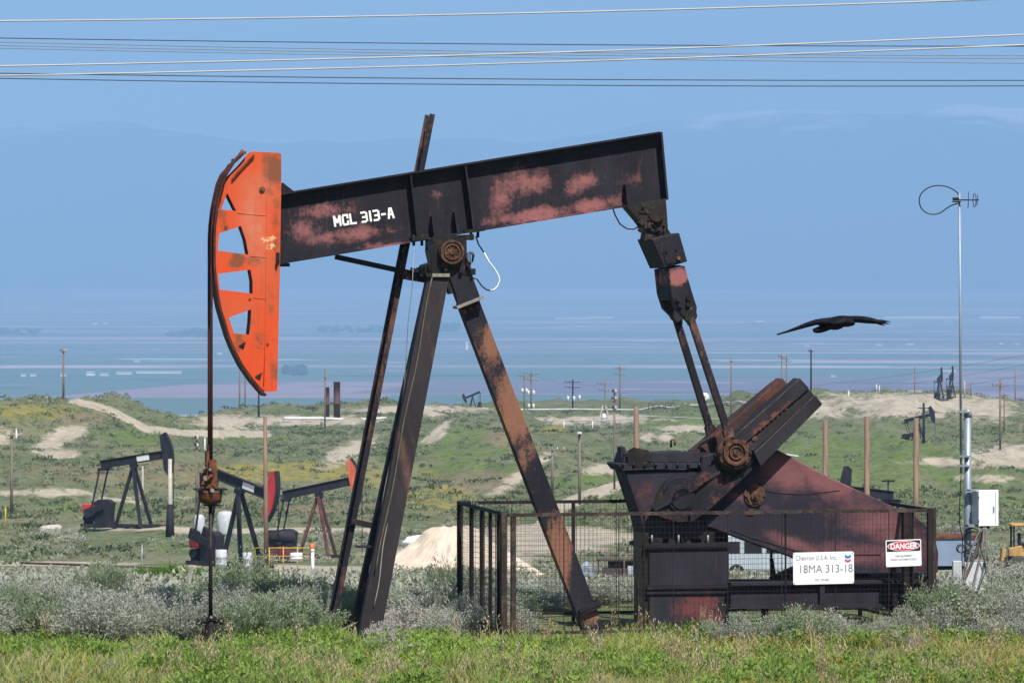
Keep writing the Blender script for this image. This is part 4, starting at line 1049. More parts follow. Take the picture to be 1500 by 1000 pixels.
def chev(x0, z0, w_, h_, dip, mat, nm):
    g_ = MB(); g_.prism([[(x0, z0), (x0 + w_ / 2, z0 - dip), (x0 + w_, z0), (x0 + w_, z0 + h_), (x0 + w_ / 2, z0 + h_ - dip), (x0, z0 + h_)]], -0.008, -0.0045); return g_.build(nm, mat, em)
chev(sw * .85, shh * .82, sw * .1, shh * .085, shh * .045, M_blue, 'blue_chevron'); chev(sw * .85, shh * .70, sw * .1, shh * .075, shh * .045, M_pink, 'red_chevron')
g = MB()
for x_, z_ in ((.025, .025), (sw - .025, .025), (.025, shh - .025), (sw - .025, shh - .025)): g.cyl((x_, -.004, z_), (x_, -.009, z_), 0.008, n=8)
g.build_each('bolt', M_steel, r1)
r2, sw, shh = sign('danger_sign', (1296, 791), (1348, 789), (1298, 830), 'small black, white and red DANGER sign on the mesh fence beside the right corner post')
g = MB(); g.prism([rrect(sw, shh, 0.02)], -0.004, 0.004); g.build('sign_plate', M_sign, r2)
g = MB(); g.prism([rrect(sw - .03, shh * .40, 0.012, x0=.015, z0=shh * .565)], -0.0065, -0.0045); g.build('black_panel', M_blk, r2)
def ell(cx, cz, rx, rz, n_=36): return [(cx + rx * math.cos(2 * math.pi * i / n_), cz + rz * math.sin(2 * math.pi * i / n_)) for i in range(n_)]
g = MB(); g.prism([ell(sw / 2, shh * .765, sw * .455, shh * .185)], -0.0085, -0.007); g.build('white_oval', M_sign, r2)
g = MB(); g.prism([ell(sw / 2, shh * .765, sw * .435, shh * .165)], -0.0105, -0.009); g.build('red_oval', M_red, r2)
text_mesh('DANGER', 0.112, M_sign, 'danger_word', r2, (sw / 2, -0.0125, shh * .765 - 0.039), 0.0035, 0.90, 'CENTER')
text_mesh('THIS EQUIPMENT', 0.036, M_ink, 'warning_line', r2, (sw / 2, -0.0055, shh * .36), 0.0005, 0.95, 'CENTER')
text_mesh('STARTS AUTOMATICALLY', 0.036, M_ink, 'warning_line', r2, (sw / 2, -0.0055, shh * .23), 0.0005, 0.95, 'CENTER')
# ------------------------------------------------------------------ distant pumping units
M_dblack = worn('far_black_paint', base=(0.014, 0.015, 0.022), wear=(0.08, 0.04, 0.035), amount=-0.05, scale=1.2)
M_dred = simple('far_red_paint', (0.66, 0.055, 0.06), 0.35, 1.2, 0.6)
M_dorange = worn('far_orange_paint', base=(0.50, 0.11, 0.06), wear=(0.42, 0.18, 0.11), rust=(0.15, 0.05, 0.03), amount=0.0, scale=2.5)
M_drustleg = worn('far_rust_leg', base=(0.07, 0.03, 0.03), wear=(0.22, 0.10, 0.085), amount=0.02, scale=1.5)
M_white = simple('white_enamel', (0.78, 0.78, 0.78), 0.12, 3, 0.45)
M_whiteg = simple('dull_white_enamel', (0.52, 0.54, 0.57), 0.3, 3, 0.6)
M_yellow = simple('safety_yellow', (0.62, 0.44, 0.05), 0.3, 3, 0.6)
M_galv = simple('galvanised_steel', (0.30, 0.34, 0.39), 0.22, 2.0, 0.45, 0.35)
M_wood = NT('wood_pole')
_n = M_wood.noise(6, 6, 0.7, stretch=(1, 1, 0.06)); M_wood = M_wood.out(M_wood.mix(M_wood.ramp(_n, 0.35, 0.65), (0.27, 0.185, 0.135), (0.11, 0.075, 0.055)), 0.85, 0, 0.2)
M_woodgrey = NT('grey_pole'); _n = M_woodgrey.noise(6, 6, 0.7, stretch=(1, 1, 0.06)); M_woodgrey = M_woodgrey.out(M_woodgrey.mix(M_woodgrey.ramp(_n, 0.35, 0.65), (0.24, 0.19, 0.15), (0.13, 0.10, 0.085)), 0.85, 0, 0.2)

def unit(name_label, px, D, rot, s=0.9, tilt=8, head=None, legm=None, plate=False, group='pumpjacks scattered over the hills behind the nearest one', yb=None, crank=210, simplep=False):
    """pumping unit; horse head towards local +u"""
    x = (px - 750) / F * D; y_ = D + CY; z = gz(x, y_) - 0.05 if yb is None else CZ - (yb - HY) / F * D
    root = empty('pumpjack', (x, y_, z), R(rot)); root.scale = (s, s, s)
    tag(root, name_label, 'pumpjack', group)
    head = head or M_dblack; legm = legm or M_dblack
    PZ = 5.35
    g = MB(); g.box((-1.0, -.55, 0.22), (7.4, 0.16, 0.28)); g.box((-1.0, .55, 0.22), (7.4, 0.16, 0.28))
    for k in range(6): g.box((-4.2 + k * 1.25, 0, 0.12), (0.14, 1.3, 0.18))
    g.build('skid_base', M_dblack, root)
    for a, b in (((0.0, -.15, PZ - .2), (1.15, -1.0, .2)), ((0.0, .15, PZ - .2), (1.15, 1.0, .2)), ((-.1, 0, PZ - .2), (-1.7, 0, .2))):
        g = MB(); g.bar(a, b, 0.24, 0.24); g.build('leg', legm, root)
    g = MB(); g.box((0, 0, PZ - .08), (0.55, 0.55, 0.3)); g.cyl((0, -.3, PZ), (0, .3, PZ), 0.17, n=12); g.build('centre_bearing', M_dblack, root)
    T_ = Matrix.Rotation(-R(tilt), 3, 'Y'); pv_ = Vector((0, 0, PZ + 0.35))
    def tr(v): return pv_ + T_ @ (Vector(v) - Vector((0, 0, 0)))
    g = MB(); g.box(tr((-.15, 0, 0.1)), (6.0, 0.05, 0.62), T_); g.box(tr((-.15, 0, 0.43)), (6.0, 0.30, 0.045), T_); g.box(tr((-.15, 0, -.23)), (6.0, 0.30, 0.045), T_)
    bm_ = g.build('walking_beam', M_dblack, root)
    if plate:
        g = MB(); g.box(tr((0.9, -.045, 0.1)), (1.15, 0.03, 0.46), T_); g.build('number_plate', M_white, bm_)
    # horse head
    arcp = []
    for k in range(13):
        t = R(28 - 58 * k / 12); arcp.append((3.75 * math.cos(t) - .05, 3.75 * math.sin(t) + 0.15))
    outl_ = [(2.75, 1.7), *arcp, (3.05, -1.75), (2.75, -1.2)]
    outl_ = [(p, q) for p, q in outl_]
    g = MB(); g.prism([outl_], -0.16, 0.16, lambda a, b, c: tr((a, b, c))); hd = g.build('horse_head', head, root)
    g = MB(); pts = [tr((p + .01, 0, q)) for p, q in arcp]
    for i in range(len(pts) - 1): g.bar(pts[i], pts[i + 1], 0.04, 0.42)
    g.build('curved_rim', M_dblack, hd)
    hx = max(p.x for p in pts) + .03; zt = [p for p in pts if p.x > hx - .05][0].z
    g = MB(); g.tube([(hx, 0, zt), (hx, 0, 1.9)], 0.035, 5); g.build('bridle_cable', M_dblack, root)
    g = MB(); g.box((hx, 0, 1.85), (0.2, 0.35, 0.12)); g.build('carrier_bar', M_dblack, root)
    g = MB(); g.tube([(hx, 0, 1.8), (hx, 0, 0.5)], 0.025, 5); g.build('polished_rod', M_dblack, root)
    # cranks, pitmans, reducer
    cx, cz = -2.75, 1.75; ca_ = R(crank); pin = Vector((cx + 0.95 * math.cos(ca_), 0, cz + 0.95 * math.sin(ca_))); tail = tr((-2.9, 0, -.3))
    g = MB(); g.box(tail, (0.3, 1.7, 0.25)); g.build('equalizer_beam', M_dblack, root)
    for v in (-.75, .75):
        g = MB(); g.bar((tail.x, v, tail.z), (pin.x, v, pin.z), 0.11, 0.11); g.build('pitman_arm', M_dblack, root)
        g = MB(); e = Vector((cx + 1.6 * math.cos(ca_), v * .82, cz + 1.6 * math.sin(ca_))); e0 = Vector((cx - .25 * math.cos(ca_), v * .82, cz - .25 * math.sin(ca_)))
        g.bar(e0, e, 0.4, 0.14); ck = g.build('crank', M_dblack, root)
        g = MB(); m0 = e0.lerp(e, .55); g.bar(m0, e, 0.75, 0.26); g.build('counterweight', M_dblack, ck)
    g = MB(); g.prism([[(cx - .7, .9), (cx + .7, .9), (cx + .85, 2.15), (cx + .4, 2.4), (cx - .4, 2.4), (cx - .85, 2.15)]], -.4, .4); g.box((cx, 0, .6), (1.5, 0.8, 0.6)); g.build('gearbox', M_dblack, root)
    g = MB(); g.cyl((cx - 1.5, -.45, 0.85), (cx - 1.5, .25, 0.85), 0.32, n=14); g.box((cx - 1.5, 0, .45), (.6, .6, .3)); g.build('motor', M_dblack, root)
    if plate:
        g = MB(); g.box((cx - 1.5, .1, 1.6), (.9, .9, .8)); g.build('red_cover', M_dred, root, bevel=.05)
    g = MB(); g.cyl((cx, .44, 1.8), (cx, .55, 1.8), 0.62, n=18); g.bar((cx, .5, 1.75), (cx - 1.5, .5, 0.85), 0.85, 0.1); g.build('belt_guard', head if head is M_dred else M_dblack, root)
    return root
uA = unit('pumpjack with lowered bright red horse head and a white plate on its dark sloping beam', 351, 250, -42, 0.89, tilt=-14, head=M_dred, plate=True, crank=160)
uB = unit('small rusty-legged pumpjack with a faded orange horse head, just left of the tall ladder', 467, 262, -16, 0.785, tilt=12, head=M_dorange, legm=M_drustleg, crank=215)
uC = unit('dark pumpjack on the left slope with its black horse head raised beside a pale pole', 196, 300, -22, 0.875, tilt=9, plate=True, crank=200)
uD = unit('black pumpjack half hidden behind the belt guard and two bare wooden poles', 1274, 246, 230, 0.79, tilt=6, crank=30)
uE = unit('dark pumpjack sunk behind the scrub below the pale sand bank on the right', 1345, 640, -24, 0.74, tilt=14, crank=20, yb=652)
uF = unit('left one of two black pumpjacks seen end-on on the pale ridge at right', 1376, 800, 74, 0.80, tilt=12, crank=250)
uG = unit('right one of two black pumpjacks seen end-on on the pale ridge at right', 1393, 806, 76, 0.78, tilt=10, crank=90)
uH = unit('tiny black pumpjack on the far ridge between the legs of the nearest one', 692, 905, 160, 0.62, tilt=-22, crank=90)

# ------------------------------------------------------------------ utility poles
POLEG = 'utility poles standing over the oil field'
def onground(px, D): x = (px - 750) / F * D; return x, D + CY, gz(x, D + CY)
def pole(px, ytop, D, r, label, mat=None, arms=(), cans=(), lamp=False, rot=0, ins=True, cat='pole', name='utility_pole', group=POLEG, base=None, lean=0):
    x, y_, z = onground(px, D); H = CZ - (ytop - HY) / F * D - z
    root = empty(name, (x, y_, z), R(rot)); root.rotation_euler = (0, R(lean), R(rot)); tag(root, label, cat, group)
    mat = mat or M_woodgrey
    g = MB(); g.cyl((0, 0, -0.5), (0, 0, H), r, r * 0.78, n=10); g.build('shaft', mat, root)
    for dz, w_ in arms:
        g = MB(); g.box((0, -r - .05, H - dz), (w_, 0.1, 0.13))
        if w_ > 1.0:
            g.bar((-w_ * .3, -r - .05, H - dz - .06), (0, -r, H - dz - .55), 0.03, 0.03); g.bar((w_ * .3, -r - .05, H - dz - .06), (0, -r, H - dz - .55), 0.03, 0.03)
        ao = g.build('crossarm', mat, root)
        if ins:
            for q in (-.46, -.2, .2, .46):
                g = MB(); g.lathe([(0.02, 0), (0.05, .04), (0.06, .1), (0.03, .18), (0.05, .2), (0.02, .26)], (q * w_, -r - .05, H - dz + .065), 8); g.build('insulator', M_white if q > 0 else M_dblack, ao)
    for dx, dz in cans:
        g = MB(); g.lathe([(0.05, -.5), (0.24, -.48), (0.26, .45), (0.2, .52), (0.04, .55)], (dx, -r - .3, H - dz), 14)
        g.cyl((dx - .1, -r - .3, H - dz + .5), (dx - .1, -r - .3, H - dz + .72), 0.04, n=6); g.build('transformer', M_white, root)
    if lamp:
        g = MB(); g.box((0, -.25, H + .03), (0.34, 0.6, 0.14)); g.build('lamp_head', M_white, root)
    if base:
        g = MB(); g.cyl((0, 0, -.3), (0, 0, base), r * 2.0, r * 1.3, n=10); g.build('base_sleeve', M_dblack, root)
    return root
pole(93, 513, 560, 0.16, 'tall thin reddish pole with short top arm on the left hilltop', M_wood, arms=((0.15, 0.9),))
pole(17, 632, 330, 0.13, 'bare grey pole at the left edge of the photo', M_woodgrey, arms=((0.3, 0.5),), ins=False)
pole(249, 672, 288, 0.17, 'pale thick bare pole with dark base right of the black pumpjack', simple('pale_pole', (0.52, 0.46, 0.40), 0.25, 3, 0.8), base=2.4)
pole(209, 682, 330, 0.09, 'thin pale pole behind the legs of the left pumpjack', simple('thin_pale_pole', (0.42, 0.38, 0.33), 0.2, 3, 0.8))
pole(288, 640, 380, 0.10, 'slim pole with dark insulators left of the hanging bridle', M_woodgrey, arms=((0.2, 0.3), (0.9, 0.3)), ins=True)
pole(390, 610, 245, 0.15, 'brown wooden pole rising in front of the white-plated pumpjack', M_wood, lean=-0.4)
pole(351, 528, 880, 0.2, 'left one of a pair of thin poles under the orange horse head', M_woodgrey, arms=((0.3, 2.0),))
pole(359, 532, 890, 0.2, 'right one of a pair of thin poles under the orange horse head', M_woodgrey, arms=((0.3, 2.0),))
pole(379, 574, 760, 0.2, 'short dark pole right below the tip of the orange horse head', M_dblack)
pole(476, 540, 700, 0.15, 'thin pole beside the two brown stacks on the ridge', M_wood, arms=((1.5, 0.5),), ins=False)
pole(849, 634, 350, 0.14, 'single pole topped by a flat lamp right of the rear leg', M_woodgrey, lamp=True)
pole(809, 655, 420, 0.14, 'short pole with one crossarm on the slope right of the rear leg', M_woodgrey, arms=((0.25, 2.6),))
pole(900, 572, 400, 0.11, 'grey pole with dark insulators left of the gearbox', M_woodgrey, arms=((0.2, .4), (0.9, .5), (1.8, .4)))
pole(886, 560, 800, 0.15, 'double-armed pole above the white pipelines', M_woodgrey, arms=((0.3, 3.2), (1.6, 2.4)))
pole(908, 536, 860, 0.17, 'hazy reddish pole with crossed arms above the pipelines', M_wood, arms=((0.5, 2.6), (1.8, 2.6)))
pole(778, 545, 860, 0.2, 'transformer pole with four white cans behind the rear leg', M_woodgrey, arms=((0.4, 3.4), (1.6, 3.4)), cans=((-.55, 4.4), (.55, 4.4), (-.45, 7.2), (.5, 7.2)))
pole(768, 548, 880, 0.17, 'transformer pole with two white cans against the rear leg', M_woodgrey, arms=((0.4, 3.0),), cans=((-.4, 3.6), (.5, 3.6)))
pole(839, 556, 860, 0.2, 'dark transformer pole carrying three white cans in a row', M_dblack, arms=((0.5, 3.4), (1.6, 3.4)), cans=((-1.0, 4.0), (0.25, 4.0), (1.4, 3.8)))
pole(1071, 523, 780, 0.17, 'tall pole behind the pitman arms right of centre', M_wood, arms=((0.8, 0.8),), ins=False)
pole(1145, 518, 880, 0.15, 'left one of twin poles just above the raised counterweight', M_wood, arms=((0.6, 1.6),))
pole(1152, 520, 885, 0.15, 'right one of twin poles just above the raised counterweight', M_wood, arms=((0.9, 1.6),))
pole(1188, 512, 830, 0.2, 'dark straight pole right of the raised counterweight', M_dblack, arms=((0.3, 1.2),))
pole(1340, 538, 900, 0.17, 'thin hazy pole left of the two end-on pumpjacks', M_wood)
pole(1465, 556, 620, 0.17, 'wooden pole with a dark crossarm at the right over the sand bank', M_wood, arms=((0.9, 2.6),), cans=())
pole(1471, 575, 690, 0.13, 'thin pole close behind the one with the dark crossarm', M_wood, arms=((0.4, 1.6),), ins=False)
pole(1487, 540, 860, 0.13, 'thin hazy pole nearest the right edge', M_wood)
pole(1413, 558, 820, 0.17, 'pale post right of the two end-on pumpjacks', simple('post_pale', (0.5, 0.42, 0.36), 0.2, 3, 0.8))
pole(1422, 560, 830, 0.15, 'reddish post right of the two end-on pumpjacks', M_wood)
pole(1353, 590, 610, 0.22, 'dark cross-shaped pole rising from the half sunk pumpjack', M_dblack, arms=((0.75, 1.7),), ins=False)
pole(1301, 702, 290, 0.07, 'thin black post beside the half hidden pumpjack', M_dblack, arms=((0.1, 0.9),), ins=False)
for px_, yt, D_, lab in ((932, 595, 150, 'short bare wooden pole standing behind the gearbox cover'), (1209, 616, 156, 'bare wooden pole at the left of the row of three behind the belt guard'),
                         (1270, 610, 150, 'bare wooden pole in the middle of the row of three behind the belt guard'), (1342, 612, 146, 'bare wooden pole at the right of the row of three behind the belt guard')):
    pole(px_, yt, D_, 0.125, lab, M_wood, group='bare wooden poles behind the nearest pumpjack')
g = None
# small white marker posts
def post(px, D, h, r, lab, mat, name='marker_post', grp='pale marker posts dotted over the field'):
    x, y_, z = onground(px, D); g = MB(); g.cyl((0, 0, -.2), (0, 0, h), r, r * .9, n=8); g.cyl((0, 0, h), (0, 0, h + r * 1.5), r * 1.15, r * .9, n=8)
    o = g.build(name, mat, None); o.location = (x, y_, z); tag(o, lab, 'post', grp); return o
post(68, 560, 1.0, .18, 'white marker post on the left hilltop', M_white)
post(208, 230, 1.7, .04, 'thin pale post in the grey scrub below the left pumpjack', M_galv)
post(8, 320, 1.5, .06, 'yellow-white leaning post at the far left edge', M_yellow)
post(300, 520, 2.2, .10, 'small pale post on the slope left of the bridle', M_white)
post(1243, 810, 1.3, .14, 'white post on the pale ridge right of the counterweight', M_white)
post(1284, 815, 1.6, .10, 'left one of two small white posts on the pale ridge', M_white)
post(1288, 815, 1.4, .10, 'right one of two small white posts on the pale ridge', M_white)
post(868, 760, 1.6, .12, 'white post under the pipelines near the middle', M_white)
post(826, 770, 1.4, .12, 'white post left under the pipelines', M_white)
post(24, 480, 1.4, .1, 'pale post on the eroded slope at left', M_white)

# ------------------------------------------------------------------ overhead wires
def wire(ptsxy, D, r, mat, lab, grp, Dend=None, ext=0.35):
    """ptsxy = three points (px, py); a shallow catenary through them, running on past the frame"""
    Dend = Dend or D
    xs = np.array([p[0] for p in ptsxy], float); ys = np.array([p[1] for p in ptsxy], float); cf = np.polyfit(xs, ys, 2)
    x0, x1 = xs[0] - 700, xs[-1] + 700
    pts = []
    for i in range(41):
        x = x0 + (x1 - x0) * i / 40; t = np.clip((x) / 1500.0, -0.6, 1.6); pts.append(P(x, np.polyval(cf, x), D + (Dend - D) * t))
    g = MB(); g.tube(pts, r, 5); o = g.build('power_line', mat); tag(o, lab, 'cable', grp); return o
M_alu = simple('aluminium_wire', (0.46, 0.45, 0.44), 0.2, 1, 0.5, 0.0); M_dwire = simple('dark_wire', (0.03, 0.032, 0.036), 0.2, 1, 0.6); M_gwire = simple('grey_wire', (0.20, 0.20, 0.21), 0.2, 1, 0.6)
WG = 'power lines strung across the sky'
wire([(0, 31), (750, 20), (1430, 0)], 46, 0.0095, M_alu, 'topmost thick pale wire, leaving through the top edge at right', WG)
wire([(0, 97), (750, 79), (1500, 51)], 47, 0.0095, M_alu, 'upper of the two thick pale wires rising to the right edge', WG)
wire([(0, 111), (750, 93), (1500, 66)], 47.6, 0.0095, M_alu, 'lower of the two thick pale wires rising to the right edge', WG)
wire([(0, 56), (750, 65), (1500, 68)], 92, 0.011, M_dwire, 'thin dark wire second from the top at the left edge', WG)
wire([(0, 62), (750, 76), (1500, 82)], 95, 0.009, M_gwire, 'upper of three faint grey wires in the middle of the bundle', WG)
wire([(0, 67), (750, 80), (1500, 86)], 96, 0.009, M_gwire, 'middle of three faint grey wires in the middle of the bundle', WG)
wire([(0, 71), (750, 84.5), (1500, 93)], 97, 0.009, M_gwire, 'lowest of three faint grey wires in the middle of the bundle', WG)
wire([(0, 107.5), (750, 116), (1500, 118)], 92, 0.011, M_dwire, 'upper of the two lowest dark wires', WG)
wire([(0, 115), (750, 124.5), (1500, 126)], 93, 0.011, M_dwire, 'lowest dark wire of the whole bundle', WG)
WH = 'distant lines over the oil field'
for i, (pts_, D_) in enumerate((([(100, 646), (300, 648), (560, 652)], 370), ([(100, 652), (300, 658), (560, 655)], 372))):
    pass
def span(a, b, sag, r, mat, lab, grp=WH):
    A, B = P(*a), P(*b); pts = [A.lerp(B, t) - Vector((0, 0, sag * 4 * t * (1 - t))) for t in np.linspace(0, 1, 24)]
    g = MB(); g.tube(pts, r, 4); o = g.build('power_line', mat); tag(o, lab, 'cable', grp)
span((17, 640, 330), (288, 648, 380), 0.3, .014, M_alu, 'upper pale wire over the slope behind the left pumpjack')
span((17, 648, 330), (288, 655, 380), 0.4, .014, M_alu, 'lower pale wire over the slope behind the left pumpjack')
span((288, 646, 380), (849, 640, 350), 0.6, .014, M_gwire, 'upper thin wire from the slim pole to the lamp pole')
span((288, 655, 380), (900, 582, 400), 0.8, .014, M_gwire, 'lower thin wire running behind the samson post to the grey pole')
span((900, 575, 400), (1600, 500, 300), 1.2, .012, M_gwire, 'upper thin wire sloping up to the right edge over the plain')
span((900, 582, 400), (1600, 514, 300), 1.4, .012, M_gwire, 'middle thin wire sloping up to the right edge over the plain')
span((900, 590, 400), (1600, 528, 300), 1.6, .012, M_gwire, 'lower thin wire sloping up to the right edge over the plain')
span((1465, 562, 620), (1700, 552, 560), 0.8, .03, M_gwire, 'thin wire leaving the crossarm pole past the right edge')
span((778, 549, 860), (886, 563, 800), 0.8, .025, M_gwire, 'thin wire between the transformer pole and the double-armed pole')
span((1353, 612, 610), (1340, 545, 900), 0.8, .02, M_gwire, 'faint guy wire beside the half sunk pumpjack')

# ------------------------------------------------------------------ pipelines, tanks and small plant on the ridges
def pipeline(pts, r, mat, lab, lift=0.6):
    """pts (px, D); each joint on a low support"""
    root_pts = []
    for px_, D_ in pts: x, y_, z = onground(px_, D_); root_pts.append(Vector((x, y_, z + lift)))
    fine = []
    for a, b in zip(root_pts[:-1], root_pts[1:]):
        for t in np.linspace(0, 1, 9)[:-1]:
            q = a.lerp(b, t); q.z = max(q.z, gz(q.x, q.y) + lift * .6); fine.append(q)
    fine.append(root_pts[-1])
    c0 = fine[0].copy(); root = empty('pipeline', c0); tag(root, lab, 'pipe', 'pipelines laid along the ridges')
    g = MB(); g.tube([p - c0 for p in fine], r, 8); g.build('pipe', mat, root)
    for q in fine[::4]:
        g = MB(); g.box(q - c0 - Vector((0, 0, lift / 2 + .3)), (0.12, 0.5, lift + .6)); g.build('support', M_galv, root)
M_pipe = simple('white_pipe', (0.66, 0.65, 0.62), 0.2, 0.3, 0.5); M_pipeg = simple('grey_pipe', (0.46, 0.45, 0.44), 0.3, 0.3, 0.6)
pipeline([(415, 745), (470, 748), (520, 750), (566, 752)], 0.26, M_pipe, 'thick white pipeline along the pale ridge left of the leg', 0.7)
pipeline([(755, 850), (840, 856), (930, 850), (1030, 840), (1100, 820)], 0.17, M_pipe, 'upper white pipeline crossing the ridge behind the gearbox', 0.9)
pipeline([(800, 790), (880, 796), (960, 800), (1060, 790), (1120, 780)], 0.13, M_pipeg, 'lower grey pipeline crossing the ridge behind the gearbox', 0.6)
pipeline([(1150, 560), (1230, 562), (1320, 566), (1420, 570)], 0.10, M_pipe, 'thin white pipeline under the sand bank at right', 0.7)
pipeline([(30, 250), (120, 246), (200, 244), (250, 240)], 0.07, simple('rusty_pipe', (0.10, 0.06, 0.045), 0.4, 2, 0.8), 'low dark rusty pipe on the ground left of the white-plated pumpjack', 0.2)
def stack(px, ytop, D, r, lab):
    x, y_, z = onground(px, D); H = CZ - (ytop - HY) / F * D - z
    g = MB(); g.lathe([(r, -.4), (r, H * .45), (r * 1.06, H * .45), (r * 1.06, H * .5), (r, H * .5), (r, H - .1), (r * 1.1, H - .1), (r * 1.1, H), (0.02, H)], (0, 0, 0), 16)
    o = g.build('steel_stack', M_stackm); o.location = (x, y_, z); tag(o, lab, 'tank', 'brown steel stacks on the ridge')
M_stackm = simple('brown_stack', (0.085, 0.035, 0.03), 0.3, 2, 0.7)
stack(479, 567, 765, 0.45, 'shorter of the two dark brown stacks on the ridge'); stack(493.5, 559, 765, 0.62, 'taller of the two dark brown stacks on the ridge')
# small pale derrick
x, y_, z = onground(885, 800); root = empty('derrick', (x, y_, z)); tag(root, 'small pale lattice derrick on the ridge among the pipelines', 'tower')
g = MB()
for sx in (-1, 1):
    for sy in (-1, 1): g.bar((sx * 1.3, sy * 1.3, 0), (sx * .2, sy * .2, 3.6), .16, .16)
for k in range(3):
    w_ = 1.3 - k * .35; zz = 0.3 + k * 1.1
    for s in (-1, 1): g.bar((-w_, s * w_, zz), (w_, s * w_, zz + .6), .1, .1); g.bar((s * w_, -w_, zz + .6), (s * w_, w_, zz), .1, .1)
g.build('lattice', simple('pale_lattice', (0.55, 0.48, 0.40), 0.2, 1, 0.7), root)
g = MB(); g.lathe([(.5, 0), (.5, 1.8), (.2, 2.0)], (0, 0, 0), 12); g.build('vessel', M_white, root)
# dish
x, y_, z = onground(1032, 830); root = empty('satellite_dish', (x, y_, z), R(-20)); tag(root, 'small white dish on a mast between the pitman arms', 'antenna')
g = MB(); g.cyl((0, 0, -.3), (0, 0, 1.6), .08, n=8); g.build('mast', M_galv, root)
g = MB(); g.lathe([(1.1, 0.0), (0.95, -.16), (.6, -.32), (.1, -.42), (.05, -.46), (.6, -.36), (1.0, -.16)], (0, 0, 2.2), 20, 'y'); g.build('dish', M_white, root)
# manifold frames
x, y_, z = onground(967, 845); root = empty('pipe_manifold', (x, y_, z)); tag(root, 'low dark frame of bent pipes on the ridge left of the pitman arms', 'pipework')
for k in range(5):
    g = MB(); xx = -2.4 + k * 1.15; g.tube([(xx, 0, -.2), (xx, 0, .9), (xx + .25, 0, 1.15), (xx + .6, 0, 1.15), (xx + .8, 0, .9), (xx + .8, 0, -.2)], 0.07, 6); g.build('pipe_loop', M_dblack, root)

# ------------------------------------------------------------------ clutter between the hills
def gl(px, D): x, y_, z = onground(px, D); return (x, y_, z)
# sand pile
def sand_pile():
    c = Vector(gl(662, 215)); Rx, Ry, H = 4.7, 3.8, 2.6; n, m_ = 260, 110
    th = np.linspace(0, 2 * math.pi, n, endpoint=False); rr = np.linspace(0, 1.15, m_)
    TH_, RR = np.meshgrid(th, rr); lx = RR * np.cos(TH_) * Rx; ly = RR * np.sin(TH_) * Ry
    skew = np.where(lx < 0, 1.0, 1.0); f_ = np.clip(1 - RR, -0.2, 1); prof = np.clip(f_ * 1.25, -0.3, 1); prof = np.where(prof > 0.86, 0.86 + (prof - 0.86) * 0.4, prof)
    nzp = fbm((c.x + lx) / 1.4, (c.y + ly) / 1.4, 51, 5); rill = np.abs(fbm(TH_ * 7.0, RR * 1.5, 57, 4) - .5) * np.clip(RR * 1.4, 0, 1); hgt = H * prof * (0.80 + 0.4 * fbm((c.x + lx) / 2.6, (c.y + ly) / 2.6, 50, 3)) + (nzp - .5) * .34 + rill * .5 + (fbm((c.x + lx) / .35, (c.y + ly) / .35, 58, 3) - .5) * .10
    gx, gy = c.x + lx, c.y + ly; base = c.z + (gy - c.y) * 0.0
    V = np.stack([lx.ravel(), ly.ravel(), hgt.ravel()], 1); idx = np.arange(n * m_).reshape(m_, n); nx = np.roll(idx, -1, axis=1)
    Fp = np.stack([idx[:-1], nx[:-1], nx[1:], idx[1:]], -1).reshape(-1, 4)
    m = NT('pile_sand'); a = m.noise(1.2, 8, 0.7); b = m.noise(9, 6, 0.7)
    cc = m.mix(m.ramp(a, .35, .65), (0.64, 0.54, 0.43), (0.53, 0.435, 0.34)); cc = m.mix(m.ramp(b, .55, .7, 0, .5), cc, (0.36, 0.29, 0.22)); m.bump(b, .6, .08)
    o = mesh_np('sand_pile', V, Fp, m.out(cc, .95, 0, .1), smooth=True); o.location = c; tag(o, 'smooth beige sand pile between the legs and the fence', 'sand pile')
sand_pile()
def lumpy(name, c, size, mat, lab, cat, seed):
    bm = bmesh.new(); bmesh.ops.create_icosphere(bm, subdivisions=4, radius=1)
    for v in bm.verts:
        p = v.co; nn = fbm(np.array([p.x * 1.7 + seed]), np.array([p.y * 1.7 + p.z * 2.1]), seed, 4)[0]; v.co = Vector((p.x * size[0], p.y * size[1], max(p.z, -.3) * size[2])) * (0.7 + .6 * nn)
    me = bpy.data.meshes.new(name); bm.to_mesh(me); bm.free(); me.materials.append(mat)
    for p in me.polygons: p.use_smooth = True
    o = bpy.data.objects.new(name, me); col.objects.link(o); o.location = c; return tag(o, lab, cat)
q = gl(613, 236); lumpy('tarp_bundle', (q[0], q[1], q[2] + 1.7), (0.95, .7, .45), simple('tarp_white', (0.74, 0.75, 0.77), 0.2, 3, 0.6), 'crumpled white tarp heaped behind the left shoulder of the sand pile', 'tarp', 4)
q = gl(610, 240); g = MB(); g.box((0, 0, .9), (1.5, 1.0, 1.8)); g.box((0, 0, 1.83), (1.6, 1.1, .06)); o = g.build('pallet_stack', simple('grey_crate', (0.18, 0.19, 0.21), .3, 2, .8), bevel=.03); o.location = q; tag(o, 'grey crate under the white tarp behind the sand pile', 'crate')
q = gl(225, 300); lumpy('rock', (gl(75, 300)[0], gl(75, 300)[1], gl(75, 300)[2] + .1), (0.9, .6, .35), simple('pale_rock', (0.5, .46, .40), .25, 3, .9), 'pale rock lying in the scrub left of the black pumpjack', 'rock', 9)
